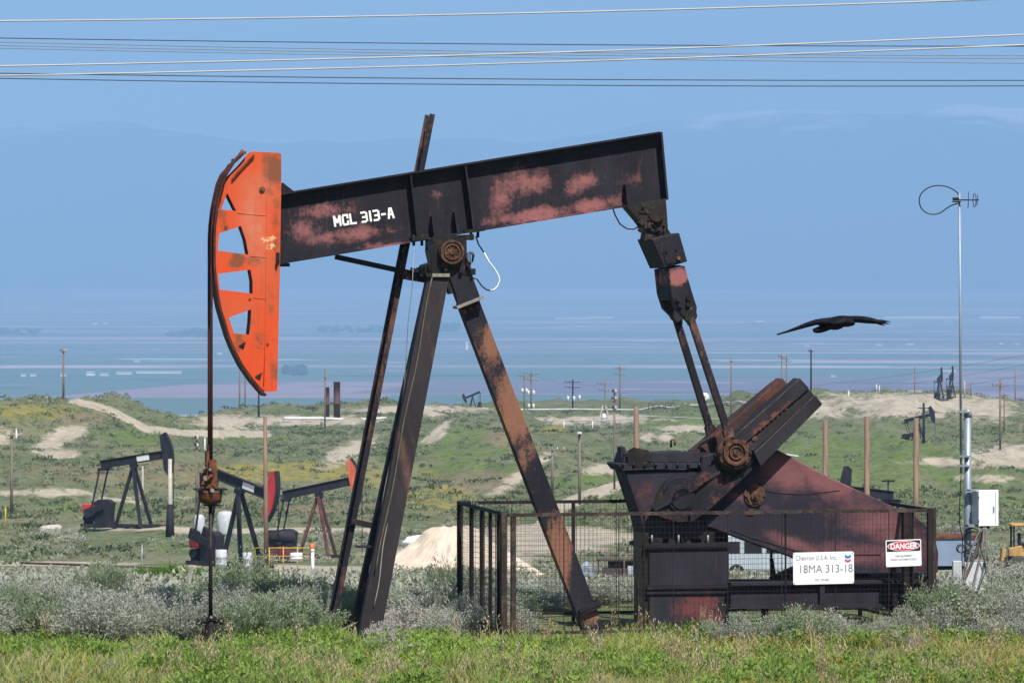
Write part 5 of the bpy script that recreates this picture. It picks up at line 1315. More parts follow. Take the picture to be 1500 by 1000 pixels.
# yellow railed enclosure with drums by the two central units
x, y_, z = gl(415, 247); root = empty('guard_rail', (x, y_, z)); tag(root, 'yellow pipe railing round the motor between the two central pumpjacks', 'railing')
for k in range(5):
    g = MB(); g.cyl((-1.7 + k * .85, 0, -.2), (-1.7 + k * .85, 0, 1.25), .03, n=6); g.build('rail_post', M_yellow, root)
for zz in (1.25, .75): g = MB(); g.cyl((-1.75, -.0, zz), (1.75, -.0, zz), .03 if zz > 1 else .022, n=6); g.build('rail', M_yellow, root)
def drum(px, D, h, r, mat, lab, dz=0, cat='drum'):
    x, y_, z = gl(px, D); g = MB(); g.lathe([(r * .2, 0), (r, 0), (r, h * .33), (r * 1.04, h * .34), (r, h * .36), (r, h * .66), (r * 1.04, h * .67), (r, h * .69), (r, h), (r * .2, h + .01)], (0, 0, 0), 16)
    o = g.build('drum', mat); o.location = (x, y_, z + dz); tag(o, lab, cat, 'drums and vessels around the central pumpjacks'); return o
drum(324, 238, 1.3, .33, M_whiteg, 'white cone-topped drum beside the polished rod')
drum(362, 240, 1.15, .26, M_whiteg, 'white drum left of the dark pumpjack leg')
drum(434, 244, .5, .36, M_white, 'round white tank inside the yellow railing', .5)
drum(457, 242, .75, .14, simple('orange_plastic', (0.62, .16, .03), .2, 3, .6), 'bright orange canister at the right end of the yellow railing', .75)
post(458, 228, 1.3, .10, 'white marker post in front of the yellow railing', M_white)
for px_, D_, w_, h_, lab in ((292, 275, .75, 1.3, 'white upright vessel left of the carrier bar'), (330, 276, 1.15, 1.5, 'larger white vessel right behind the polished rod')):
    x, y_, z = gl(px_, D_); root = empty('vessel', (x, y_, z)); tag(root, lab, 'tank', 'drums and vessels around the central pumpjacks')
    g = MB(); g.lathe([(w_ * .1, .5), (w_ * .45, .5), (w_ * .5, .7), (w_ * .5, .4 + h_), (w_ * .35, .6 + h_), (w_ * .1, .65 + h_)], (0, 0, .2), 18); g.build('shell', M_whiteg, root)
    for s in (-1, 1): g = MB(); g.bar((s * w_ * .4, 0, -.2), (s * w_ * .4, 0, .85), .08, .08); g.build('leg', M_galv, root)
    g = MB(); g.tube([(w_ * .4, -.3, .6), (w_ * .9, -.3, .6), (w_ * .9, -.3, 1.6), (w_ * .5, -.3, 1.6)], .05, 6); g.build('pipe', M_galv, root)
# rusty motor skid inside railing
x, y_, z = gl(412, 256); root = empty('pump_skid', (x, y_, z)); tag(root, 'rust-brown engine skid behind the yellow railing', 'machine')
g = MB(); g.box((0, 0, .55), (1.9, 1.0, .8)); g.box((-.2, 0, 1.2), (1.0, .8, .5)); g.build('housing', M_drustleg, root, bevel=.04)
g = MB(); g.cyl((-.9, -.5, 1.6), (.9, -.5, 1.6), .42, n=16); g.build('cylinder', M_dblack, root)
g = MB(); g.prism([[(-.1, .3), (.5, .35), (.25, 1.1), (-.1, 1.0)]], -.62, -.52); g.build('red_cover', simple('dark_red_cover', (0.16, .02, .02), .3, 3, .6), root)
# equipment behind the fence: white service van, trailer, tank
M_vanblue = simple('van_white', (0.44, 0.49, 0.56), .1, 1, .4); M_glass = simple('dark_glass', (0.02, .022, .028), .2, 2, .15); M_tyre = simple('tyre_rubber', (0.02, .02, .02), .3, 5, .85)
x, y_, z = gl(1130, 185); root = empty('service_van', (x, y_, z), R(4)); tag(root, 'white van with dark windows seen through the fence under the belt guard', 'van')
g = MB(); g.prism([[(-2.6, .45), (2.7, .45), (2.75, 1.1), (2.0, 1.25), (1.45, 2.0), (-2.5, 2.05), (-2.65, 1.8)]], -.9, .9); vb = g.build('body', M_vanblue, root, bevel=.05)
for x0, x1 in ((-2.35, -1.55), (-1.35, -.55), (-.35, .35)):
    g = MB(); g.prism([[(x0, 1.25), (x1, 1.25), (x1, 1.78), (x0, 1.78)]], -.915, -.902); g.build('window', M_glass, root)
g = MB(); g.prism([[(.6, 1.22), (1.75, 1.22), (1.35, 1.8), (.6, 1.8)]], -.915, -.902); g.build('window', M_glass, root)
for wx in (-1.7, 1.75):
    for wy in (-.82, .82):
        g = MB(); g.cyl((wx, wy - .11, .38), (wx, wy + .11, .38), .38, n=20); wo = g.build('wheel', M_tyre, root)
        g = MB(); g.cyl((wx, wy - .12, .38), (wx, wy + .12, .38), .2, n=14); g.build('rim', M_galv, wo)
x, y_, z = gl(903, 172); root = empty('storage_frame', (x, y_, z)); tag(root, 'low brown frame shed with a white sheet at its right side seen through the fence', 'shed')
g = MB(); g.box((0, 0, .93), (1.55, .9, .06)); g.box((-.75, 0, .5), (.05, .9, .9)); g.box((0.2, .4, .5), (1.1, .05, .85)); g.build('frame', simple('brown_boards', (.10, .07, .055), .4, 3, .85), root)
g = MB(); g.box((0, -.1, .42), (1.2, .5, .35)); g.build('boards', simple('purple_brown_boards', (.10, .07, .075), .4, 3, .85), root)
g = MB(); g.bar((.30, -.46, -.1), (.32, -.46, 1.25), .06, .06); g.build('stake', M_wood, root)
g = MB(); g.box((.62, -.42, .35), (.32, .05, .72)); g.build('white_sheet', M_vanblue, root)
q = gl(858, 170); lumpy('scrap_heap', (q[0], q[1], q[2] + .35), (.42, .4, .5), simple('grey_scrap', (.26, .29, .34), .6, 3, .5), 'crumpled blue-grey scrap beside the rear leg seen through the fence', 'scrap', 13)
# blue-grey bin right of the guard
x, y_, z = (1385 - 750) / F * 76, 76 + CY, CZ - (830 - HY) / F * 76; root = empty('steel_bin', (x, y_, z), R(6)); tag(root, 'blue-grey steel bin with a rusty rim between belt guard and antenna pipe', 'bin')
g = MB(); g.box((0, 0, .30), (1.0, .8, .52)); g.build('bin_body', simple('bin_blue', (.22, .29, .40), .15, 3, .5), root, bevel=.01)
g = MB(); g.box((0, 0, .575), (1.06, .86, .045)); g.build('rim', M_rusty, root)
g = MB(); g.box((.1, 0, .0), (.95, .5, .07)); g.box((-.3, 0, -.4), (.1, .5, .75)); g.box((.4, 0, -.4), (.1, .5, .75)); g.build('stand', M_dblack, root)
# bulldozer at the right edge
x, y_, z = gl(1516, 246); root = empty('bulldozer', (x, y_, z), R(0)); tag(root, 'yellow tracked bulldozer with open canopy cut by the right edge', 'bulldozer')
M_cat = worn('dozer_yellow', base=(0.40, 0.25, 0.085), wear=(0.26, 0.16, 0.08), rust=(.12, .07, .04), amount=0.0, scale=2, rustamt=.6)
for s in (-.95, .95):
    g = MB(); g.prism([[(-1.7, .15), (-1.4, 0), (1.4, 0), (1.75, .2), (1.75, .65), (1.4, .9), (-1.4, .9), (-1.75, .6)]], s - .25, s + .25); to = g.build('track', simple('track_steel', (.10, .085, .07), .5, 6, .8), root, bevel=.04)
    for k in range(5): g = MB(); g.cyl((-1.2 + k * .6, s - .28, .35), (-1.2 + k * .6, s + .28, .35), .2, n=12); g.build('roller', simple('roller_grey', (.35, .32, .27), .3, 5, .7) if k == 0 and s < 0 else bpy.data.materials['roller_grey'], to)
g = MB(); g.prism([[(-1.5, .8), (1.9, .8), (1.9, 1.6), (.4, 1.75), (-.1, 1.35), (-1.5, 1.3)]], -.6, .6); g.prism([[(-1.7, .9), (-.9, .9), (-.9, 1.55), (-1.7, 1.4)]], -1.15, -.62); g.build('hull', M_cat, root, bevel=.05)
g = MB(); g.box((-.55, 0, 2.75), (1.9, 1.7, .14)); cn = g.build('canopy', M_cat, root, bevel=.04)
for sx in (-1.35, .25):
    for sy in (-.7, .7): g = MB(); g.bar((sx, sy, 1.1), (sx, sy, 2.68), .11, .11); g.build('canopy_post', M_dblack, cn)
g = MB(); g.box((-.7, 0, 1.55), (.6, .6, .2)); g.box((-.95, 0, 1.9), (.15, .6, .7)); g.build('seat', M_dblack, root, bevel=.04)
g = MB(); g.prism([[(2.3, .05), (2.5, .05), (2.4, .6), (2.5, 1.2), (2.35, 1.2), (2.22, .6)]], -1.6, 1.6); g.build('blade', M_cat, root)
for s in (-.7, .7): g = MB(); g.bar((.5, s * 1.9, .5), (2.25, s * 1.9, .5), .16, .16); g.build('push_arm', M_cat, root)
g = MB(); g.prism([[(-2.1, .5), (-1.85, .4), (-1.78, 1.3), (-2.0, 1.35)]], -.5, .5); g.build('ripper', M_cat, root)

# ------------------------------------------------------------------ antenna pipe, cabinets and cables at right
DA = 63.5
x0, y0 = (1418 - 750) / F * DA, DA + CY; gz0 = gz(x0, y0)
def A(px_, py_, d=0.0): q = P(px_, py_, DA + d); return Vector((q.x - x0, q.y - y0, q.z - gz0))
ant = empty('antenna_mast', (x0, y0, gz0)); tag(ant, 'thin antenna mast with looped cable clamped to a grey steel pipe', 'antenna')
g = MB(); t_ = A(1417.5, 601); g.cyl((t_.x, 0, -.4), (t_.x, 0, t_.z), 0.056, n=18); g.cyl((t_.x, 0, t_.z - .10), (t_.x, 0, t_.z + .01), 0.064, n=18); g.cyl((t_.x, 0, t_.z - .02), (t_.x, 0, t_.z + .015), .05, n=18); g.build('support_pipe', M_galv, ant)
g = MB(); a_ = A(1408, 693, -.05); b__ = A(1405.5, 283, -.05); g.cyl(a_, b__, .022, .018, n=10); mast = g.build('mast', M_galv, ant)
g = MB()
for yy in (668, 603, 682): c_ = A(1412, yy, -.05); g.box(c_, (.17, .10, .028))
g.build('clamp', M_galv, ant)
g = MB(); lp = [(1404, 286), (1402, 282), (1395, 277), (1385, 273), (1372, 272), (1360, 275), (1350, 283), (1346.5, 293), (1349, 304), (1356, 311), (1366, 314), (1377, 312), (1387, 305), (1396, 300), (1404, 298)]
def spl(pts, n_=4):
    o_ = []
    for i in range(len(pts) - 1):
        p0, p1, p2, p3 = [np.array(pts[min(max(i + k, 0), len(pts) - 1)], float) for k in (-1, 0, 1, 2)]
        for t in np.linspace(0, 1, n_ + 1)[:-1]: o_.append(tuple(0.5 * (2 * p1 + (p2 - p0) * t + (2 * p0 - 5 * p1 + 4 * p2 - p3) * t * t + (3 * p1 - p0 - 3 * p2 + p3) * t ** 3)))
    o_.append(tuple(pts[-1])); return o_
g.tube([A(x_, y_, -.05) for x_, y_ in spl(lp)], .0095, 6); g.build('cable_loop', M_rubber, mast)
yg = MB(); yg.cyl(A(1396, 293, -.08), A(1434, 293, -.2), .010, n=8); yg.box(A(1400, 291, -.07), (.10, .05, .035)); yg.box(A(1401, 295.5, -.07), (.13, .05, .02)); yo = yg.build('antenna_boom', M_rubber, mast)
for px_, hh_, d_ in ((1419, 12, -.15), (1432, 8, -.2)):
    g = MB(); g.cyl(A(px_, 293 - hh_, d_), A(px_ - 1, 293 + hh_, d_), .006, n=6); g.build('antenna_element', M_rubber, yo)
g = MB(); g.tube([A(1427.5 + 2.2 * math.cos(t), 293.5 + 10 * math.sin(t), -.18) for t in np.linspace(0, 2 * math.pi, 25)], .006, 6); g.build('antenna_element', M_rubber, yo)
cab = empty('control_cabinet', (x0, y0, gz0)); tag(cab, 'bright white cabinet mounted on the grey antenna pipe', 'cabinet')
def boxpx(x1_, y1_, x2_, y2_, d0, d1, nm, mat, par, bev=.008):
    a = A(x1_, y2_, d0); b = A(x2_, y1_, d0); g = MB(); g.box(((a.x + b.x) / 2, (a.y + A(0, 0, d1).y) / 2, (a.z + b.z) / 2), (abs(b.x - a.x), abs(d1 - d0), abs(b.z - a.z))); return g.build(nm, mat, par, bevel=bev)
rotc = empty('x', (0, 0, 0)); bpy.data.objects.remove(rotc)
c0 = A(1439, 743, -.08)
cab.location = (x0 + c0.x, y0 + c0.y, gz0 + c0.z); cab.rotation_euler = (0, 0, R(20))
g = MB(); g.box((.02, .0, 0), (.31, .30, .53)); g.build('case', M_white, cab, bevel=.01)
g = MB(); g.box((.02, -.165, .0), (.34, .028, .555)); dr = g.build('door', simple('cabinet_door_white', (.84, .84, .84), .05, 2, .4), cab, bevel=.006)
g = MB(); g.box((.135, -.182, 0), (.006, .006, .5)); g.build('door_seam', M_galv, dr)
for zz in (-.18, .18): g = MB(); g.cyl((-.155, -.185, zz - .03), (-.155, -.185, zz + .03), .009, n=8); g.build('hinge', M_galv, dr)
g = MB(); g.box((.10, -.188, -.02), (.02, .02, .09)); g.build('latch', M_galv, dr)
g = MB(); g.box((-.16, 0, .27), (.16, .12, .03)); g.box((-.16, 0, -.275), (.22, .12, .04)); g.build_each('bracket', M_galv, cab)
g = MB(); g.box((.04, 0, -.295), (.10, .14, .05)); g.build('cable_gland', M_dblack, cab)
lower = empty('junction_cabinet', (x0, y0, gz0)); tag(lower, 'pair of low light grey panels leaning at the foot of the antenna pipe', 'cabinet')
boxpx(1396, 821, 1409, 856, -.15, -.02, 'side_panel', simple('panel_grey', (.50, .52, .53), .12, 3, .6), lower)
g = MB(); g.prism([[(A(x_, y_).x, A(x_, y_).z) for x_, y_ in ((1411, 822), (1441, 822), (1441, 871), (1424, 871), (1411, 850))]], -.22, -.08); g.build('front_panel', simple('panel_light', (.56, .58, .60), .12, 3, .6), lower, bevel=.006)
g = MB(); g.box(A(1412, 880, 0), (.35, .2, .3)); g.build('plinth', M_conc, lower)
con = empty('conduit_bundle', (x0, y0, gz0)); tag(con, 'tangle of grey conduits and black coiled cable below the white cabinet', 'cable')
M_cond = simple('grey_conduit', (.24, .23, .22), .3, 4, .7); M_condb = simple('brown_conduit', (.13, .10, .08), .3, 4, .8)
def tb(pts, r, mat, nm, d=-.2): g = MB(); g.tube([A(x_, y_, d) for x_, y_ in spl(pts)], r, 8); g.build(nm, mat, con)
tb([(1441, 772), (1440, 790), (1436, 815), (1430, 840), (1424, 870), (1421, 885)], .017, M_cond, 'conduit', -.25)
tb([(1444, 772), (1444, 800), (1442, 830), (1435, 855), (1430, 872), (1428, 885)], .013, M_cond, 'conduit', -.27)
tb([(1438, 775), (1432, 800), (1422, 828), (1412, 850), (1408, 862)], .024, M_condb, 'conduit', -.24)
tb([(1436, 775), (1428, 792), (1420, 815), (1414, 840), (1412, 856)], .014, M_cond, 'conduit', -.26)
tb([(1408, 695), (1406, 730), (1406, 768), (1410, 790), (1409, 820), (1411, 850)], .008, M_rubber, 'cable', -.1)
tb([(1440, 775), (1436, 800), (1444, 830), (1438, 852), (1431, 868)], .008, M_rubber, 'cable', -.3)
for k, (cx_, cy_, rx_, ry_) in enumerate(((1426, 788, 13, 10), (1424, 786, 12, 13), (1408, 803, 7, 6), (1408, 804, 5, 5), (1421, 810, 9, 6), (1421, 814, 9, 5), (1428, 806, 5, 12))):
    g = MB(); g.tube([A(cx_ + rx_ * math.cos(t), cy_ + ry_ * math.sin(t), -.12 - .015 * k) for t in np.linspace(0, 2 * math.pi, 21)], .0085, 6); g.build('cable_coil', M_rubber, con)

# ------------------------------------------------------------------ the raven
DB = 46.0
def bird():
    q0 = P(1222, 474, DB)
    secs = [(1138.5, 490.6, .5, .03), (1150, 486.5, 1.6, .10), (1165, 481.5, 2.6, .17), (1180, 476.3, 3.8, .22), (1195, 471.8, 4.4, .26), (1206, 471, 5.4, .30), (1213, 473, 8.0, .36), (1220, 473.8, 9.8, .42), (1227, 472.8, 10.4, .46), (1233, 471.3, 9.6, .44),
            (1239, 469.3, 7.2, .36), (1246, 467.6, 5.2, .30), (1256, 467.4, 5.2, .28), (1268, 468.4, 5.3, .26), (1278, 469.8, 4.4, .24), (1287, 471.3, 3.2, .2), (1292, 472.2, 2.2, .15)]
    n = 14; V = []; Fb = []
    for px_, py_, th_, ch in secs:
        c = P(px_, py_, DB) - q0; hz_ = th_ * DB / F
        for k in range(n):
            t = 2 * math.pi * k / n; V.append(Vector((c.x, ch * 0.5 * math.cos(t), c.z + hz_ * math.sin(t))))
    for i in range(len(secs) - 1):
        for k in range(n): Fb.append([i * n + k, i * n + (k + 1) % n, (i + 1) * n + (k + 1) % n, (i + 1) * n + k])
    Fb.append(list(range(n))[::-1]); Fb.append([(len(secs) - 1) * n + k for k in range(n)])
    g = MB(); g.add(V, Fb, True)
    def blade(p, q, w0, w1, t0, ch):     # feather fingers and tail lobes
        a, b = P(*p, DB) - q0, P(*q, DB) - q0; a.y += ch[0]; b.y += ch[1]
        g.tube([a, a.lerp(b, .5), b], [w0, (w0 + w1) * .55, w1], 8)
    for p, q_, ch in (((1287, 470, ), (1306, 471.2), (.02, .06)), ((1287, 471.5), (1303.5, 474.5), (.0, .0)), ((1286, 473), (1296, 477), (-.04, -.08)), ((1288, 470), (1300, 469.8), (.04, .10))):
        blade(p, q_, .018, .003, 0, ch)
    for p, q_, ch in (((1216, 475), (1191, 484.5), (0, .02)), ((1216, 477), (1192, 485.5), (-.04, -.08)), ((1218, 478), (1197, 486.0), (.05, .1)), ((1214, 479), (1200, 485.5), (-.02, -.03))):
        blade(p, q_, .034, .020, 0, ch)
    blade((1236, 473), (1246, 472.5), .045, .035, 0, (-.1, -.26)); blade((1244, 472.3), (1248.5, 474), .024, .004, 0, (-.26, -.38))
    for k in range(3): blade((1150 - k * 2, 486 + k * .6), (1136 - k * -1.5, 489.5 + k * 1.0), .008, .002, 0, (.02 * k, .05 * k))
    m = NT('raven_feathers'); m = m.out(m.mix(m.ramp(m.noise(18, 4, .6, stretch=(1, .2, 1)), .4, .6), (0.006, .0065, .009), (0.016, .017, .022)), .8, 0, .04)
    o = g.build('raven', m); o.location = q0; md = o.modifiers.new('merge', 'REMESH'); md.mode = 'VOXEL'; md.voxel_size = 0.0038; md.use_smooth_shade = True
    tag(o, 'black raven gliding with spread wings right of the pitman arms', 'bird')
bird()
# ------------------------------------------------------------------ vegetation
def leafmat(name, c1, c2, rscale=0.35, trans=0.25, c3=None):
    m = NT(name); oi = m.n('ShaderNodeObjectInfo'); ge = m.n('ShaderNodeNewGeometry')
    n1 = m.noise(rscale, 4, .6, vec=ge.outputs['Position']); r_ = m.n('ShaderNodeValToRGB')
    ri = ge.outputs['Random Per Island']
    f = m.math('ADD', m.math('MULTIPLY', m.ramp(n1, .35, .65), .55), m.math('MULTIPLY', ri, .45))
    c = m.mix(f, c1, c2)
    if c3: c = m.mix(m.ramp(m.noise(rscale * 2.7, 4, .6, vec=ge.outputs['Position']), .5, .68, 0, .8), c, c3)
    c = m.mix(m.math('MULTIPLY', oi.outputs['Random'], .25), c, tuple(x * .7 for x in c1))
    t = m.n('ShaderNodeBsdfTranslucent'); mx_ = m.n('ShaderNodeMixShader'); mx_.inputs[0].default_value = trans
    m.lk(c, t.inputs['Color']); m.out(c, .8, 0, .2); o_ = [k for k in m.t.nodes if k.type == 'OUTPUT_MATERIAL'][0]
    m.lk(m.b.outputs[0], mx_.inputs[1]); m.lk(t.outputs[0], mx_.inputs[2]); m.lk(mx_.outputs[0], o_.inputs['Surface'])
    return m.m

def leaves(c, d, ln, wd, r_):
    """arrays of diamond leaves: centre c (n,3), direction d (n,3)"""
    n = len(c); side = r_.normal(size=(n, 3)); side -= d * np.sum(side * d, 1, keepdims=True); side /= np.linalg.norm(side, axis=1, keepdims=True) + 1e-9
    ln = ln * r_.uniform(.6, 1.3, (n, 1)); wd = wd * r_.uniform(.7, 1.3, (n, 1))
    V = np.stack([c, c + d * ln * .45 + side * wd, c + d * ln, c + d * ln * .45 - side * wd], 1).reshape(-1, 3)
    return V, np.arange(n * 4).reshape(-1, 4)

def sage_mesh(seed, n_stem=70, per=46, R0=0.6, H0=0.6, ll=.046, lw=.0068):
    r_ = np.random.default_rng(seed)
    VV, FF, MI = [], [], []; off = 0
    # domed cloud of upright sprigs
    th = r_.uniform(0, 2 * math.pi, n_stem); rad = np.sqrt(r_.uniform(0, 1, n_stem)) * R0
    lump = 0.5 + 0.85 * vnoise(3 + 2.4 * np.cos(th) + rad * 4, 3 + 2.4 * np.sin(th) + rad * 4, seed)
    for i in range(n_stem):
        bx, by = rad[i] * .25 * math.cos(th[i]), rad[i] * .25 * math.sin(th[i])
        tx, ty = rad[i] * lump[i] * math.cos(th[i]), rad[i] * lump[i] * math.sin(th[i]); tz = H0 * lump[i] * (1 - .55 * (rad[i] / R0) ** 2) * r_.uniform(.8, 1.08)
        b = np.array([bx, by, 0]); e = np.array([tx, ty, tz]); k = r_.normal(size=3) * .05
        t = np.linspace(0, 1, 5)[:, None]; path = b * (1 - t) + e * t + np.sin(t * math.pi) * k + np.array([[0, 0, 1]]) * (np.sin(t * math.pi) * .04)
        # stem as thin 3-sided tube
        w_ = .006
        for j in range(4):
            a_, c_ = path[j], path[j + 1]; ww = w_ * (1 - j * .2)
            q = np.array([[ww, 0, 0], [-ww * .5, ww * .87, 0], [-ww * .5, -ww * .87, 0]])
            VV.append(np.concatenate([a_ + q, c_ + q * .8])); f = np.array([[0, 1, 4, 3], [1, 2, 5, 4], [2, 0, 3, 5]]) + off; FF.append(f); MI += [0] * 3; off += 6
        # side sprigs with leaves in the outer part
        tt = r_.uniform(.28, 1.0, per) ** .8; ctr = b * (1 - tt[:, None]) + e * tt[:, None] + np.sin(tt[:, None] * math.pi) * k
        ctr = ctr + r_.normal(size=(per, 3)) * np.array([.032, .032, .03])
        d = (e - b) / np.linalg.norm(e - b) * .7 + r_.normal(size=(per, 3)) * .55 + np.array([0, 0, .35]); d /= np.linalg.norm(d, axis=1, keepdims=True)
        V_, F_ = leaves(ctr, d, ll, lw, r_); VV.append(V_); FF.append(F_ + off); MI += [1] * len(F_); off += len(V_)
    return np.concatenate(VV), np.concatenate(FF), MI
M_stem = simple('sage_stem', (0.20, 0.17, 0.14), .4, 8, .9)
M_sage = leafmat('sage_leaf', (0.44, 0.45, 0.375), (0.31, 0.335, 0.26), .5, .35)
M_sageg = leafmat('green_sage_leaf', (0.34, 0.39, 0.255), (0.20, 0.26, 0.14), .5, .35)
M_dry = leafmat('dry_brush_leaf', (0.49, 0.465, 0.42), (0.36, 0.34, 0.305), .5, .15)
def proto(seed, lm, **k):
    V, Fc, MI = sage_mesh(seed, **k); o = mesh_np('sagebrush', V, Fc, [M_stem, lm], mi=MI); return o
protos = []
for i, lm in enumerate((M_sage, M_sage, M_sageg, M_sage, M_dry, M_sageg)):
    protos.append(proto(100 + i, lm, n_stem=115 if i != 4 else 90, per=80 if i != 4 else 44))
SG = 'sagebrush shrubs along the edge of the grass'
used_ = [False] * len(protos)
def place_sage(px, D, w, h, kind, label, dz=0.0):
    x = (px - 750) / F * D; y_ = D + CY; z = gz(x, y_) - .03
    if not used_[kind]: o = protos[kind]; used_[kind] = True
    else: o = protos[kind].copy(); col.objects.link(o)
    o.name = 'sagebrush'; o.location = (x, y_, z + dz); o.scale = (w / .55, w / .55 * random.uniform(.85, 1.1), h / .6); o.rotation_euler = (0, 0, random.uniform(0, 6.28))
    tag(o, label, 'shrub', SG); return o
random.seed(21)
# shrubs one can pick out
special = [
    (365, 64.5, .75, .82, 5, 'dark green tall sagebrush just right of the polished rod'), (420, 63.5, .6, .62, 2, 'green sagebrush between the polished rod and the ladder'),
    (150, 65, .55, .78, 2, 'tall greenish sagebrush at the left of the scrub band'), (60, 61.8, .6, .6, 3, 'rounded grey sagebrush near the left edge, close to the grass'), (10, 61.2, .6, .62, 5, 'dark-based sagebrush cut by the left edge'),
    (215, 61.5, .75, .60, 4, 'pale dry sagebrush left of the wellhead'), (105, 61.6, .6, .58, 5, 'green sagebrush among the grey ones at the left'),
    (645, 61.8, .85, .72, 0, 'broad pale sagebrush between the near leg and the fence'), (700, 61.0, .75, .62, 1, 'pale sagebrush touching the left corner of the fence'), (600, 60.6, .6, .48, 4, 'dry pale sagebrush right at the foot of the near leg'), (740, 60.6, .45, .36, 0, 'low sagebrush under the fence corner post'), (660, 63.5, .5, .88, 2, 'green sagebrush rising in front of the sand pile'),
    (565, 58.6, .38, .42, 4, 'bleached dry brush hiding the base of the near leg'), (575, 57.4, .28, .30, 4, 'small bleached brush standing in the grass below the near leg'),
    (590, 55.6, .32, .30, 4, 'bleached brush lying lowest in the grass below the near leg'), (545, 56.6, .25, .26, 4, 'wispy bleached brush in the grass left of the near leg foot'), (1478, 58.5, .5, .42, 0, 'grey sagebrush pushing into the grass at the right edge'), (1330, 57.6, .34, .28, 4, 'dry brush at the grass edge below the danger sign'),
    (1110, 58.2, .55, .46, 0, 'pale sagebrush below the pedestal at the fence'), (1175, 58.0, .6, .52, 5, 'rounded green sagebrush under the lease sign'), (1215, 58.3, .45, .48, 4, 'twiggy dry sagebrush right under the lease sign'), (1060, 58.2, .4, .34, 0, 'small sagebrush beside the pedestal foot'),
    (1255, 58.6, .45, .36, 1, 'low grey sagebrush between lease sign and danger sign'), (1300, 59.0, .5, .34, 0, 'low grey sagebrush below the danger sign'), (1385, 59.5, .72, .82, 2, 'tall dark sagebrush at the right corner of the fence'), (1360, 59.0, .5, .55, 1, 'pale sagebrush hugging the right corner post'),
    (1440, 60.5, .55, .45, 0, 'grey sagebrush below the leaning grey panels'), (1490, 62, .7, .65, 5, 'green sagebrush at the right edge'), (1470, 66, .8, .72, 0, 'broad grey sagebrush behind the right edge of the grass'),
    (1410, 60.0, .42, .42, 4, 'dry brush at the base of the antenna pipe')]
for a in special: place_sage(*a)
cnt = 0
random.seed(8)
spots = []
for k in range(4000):
    if cnt >= 185: break
    D = random.uniform(59.2, 73); px = random.uniform(-60, 1560); x = (px - 750) / F * D
    if 735 < px < 1365 and D < 64.5: continue
    if D < 60.8 and random.random() < .35: continue
    if 450 < px < 610 and D < 62: continue
    if 270 < px < 360 and D < 62.3: continue                        # inside the cage
    if 560 < px < 1000 and D > 66 and random.random() < .35: continue
    if any((x - a) ** 2 + ((D - b) * .75) ** 2 < .68 ** 2 for a, b in spots): continue
    spots.append((x, D)); cnt += 1
    nzv = vnoise(np.array([x * .35]), np.array([D * .4]), 5)[0]; kind = random.choice([0, 1, 3, 0, 1, 4]) if nzv < .55 else random.choice([2, 5, 3, 5])
    h = max(.24, min(.74, 5 - .0697 * D)) * random.uniform(.66, 1.0); 
    if 590 < px < 760: h *= .8
    place_sage(px, D, random.uniform(.52, .80), h, kind, 'grey-green sagebrush shrub in the dense scrub band behind the grass')

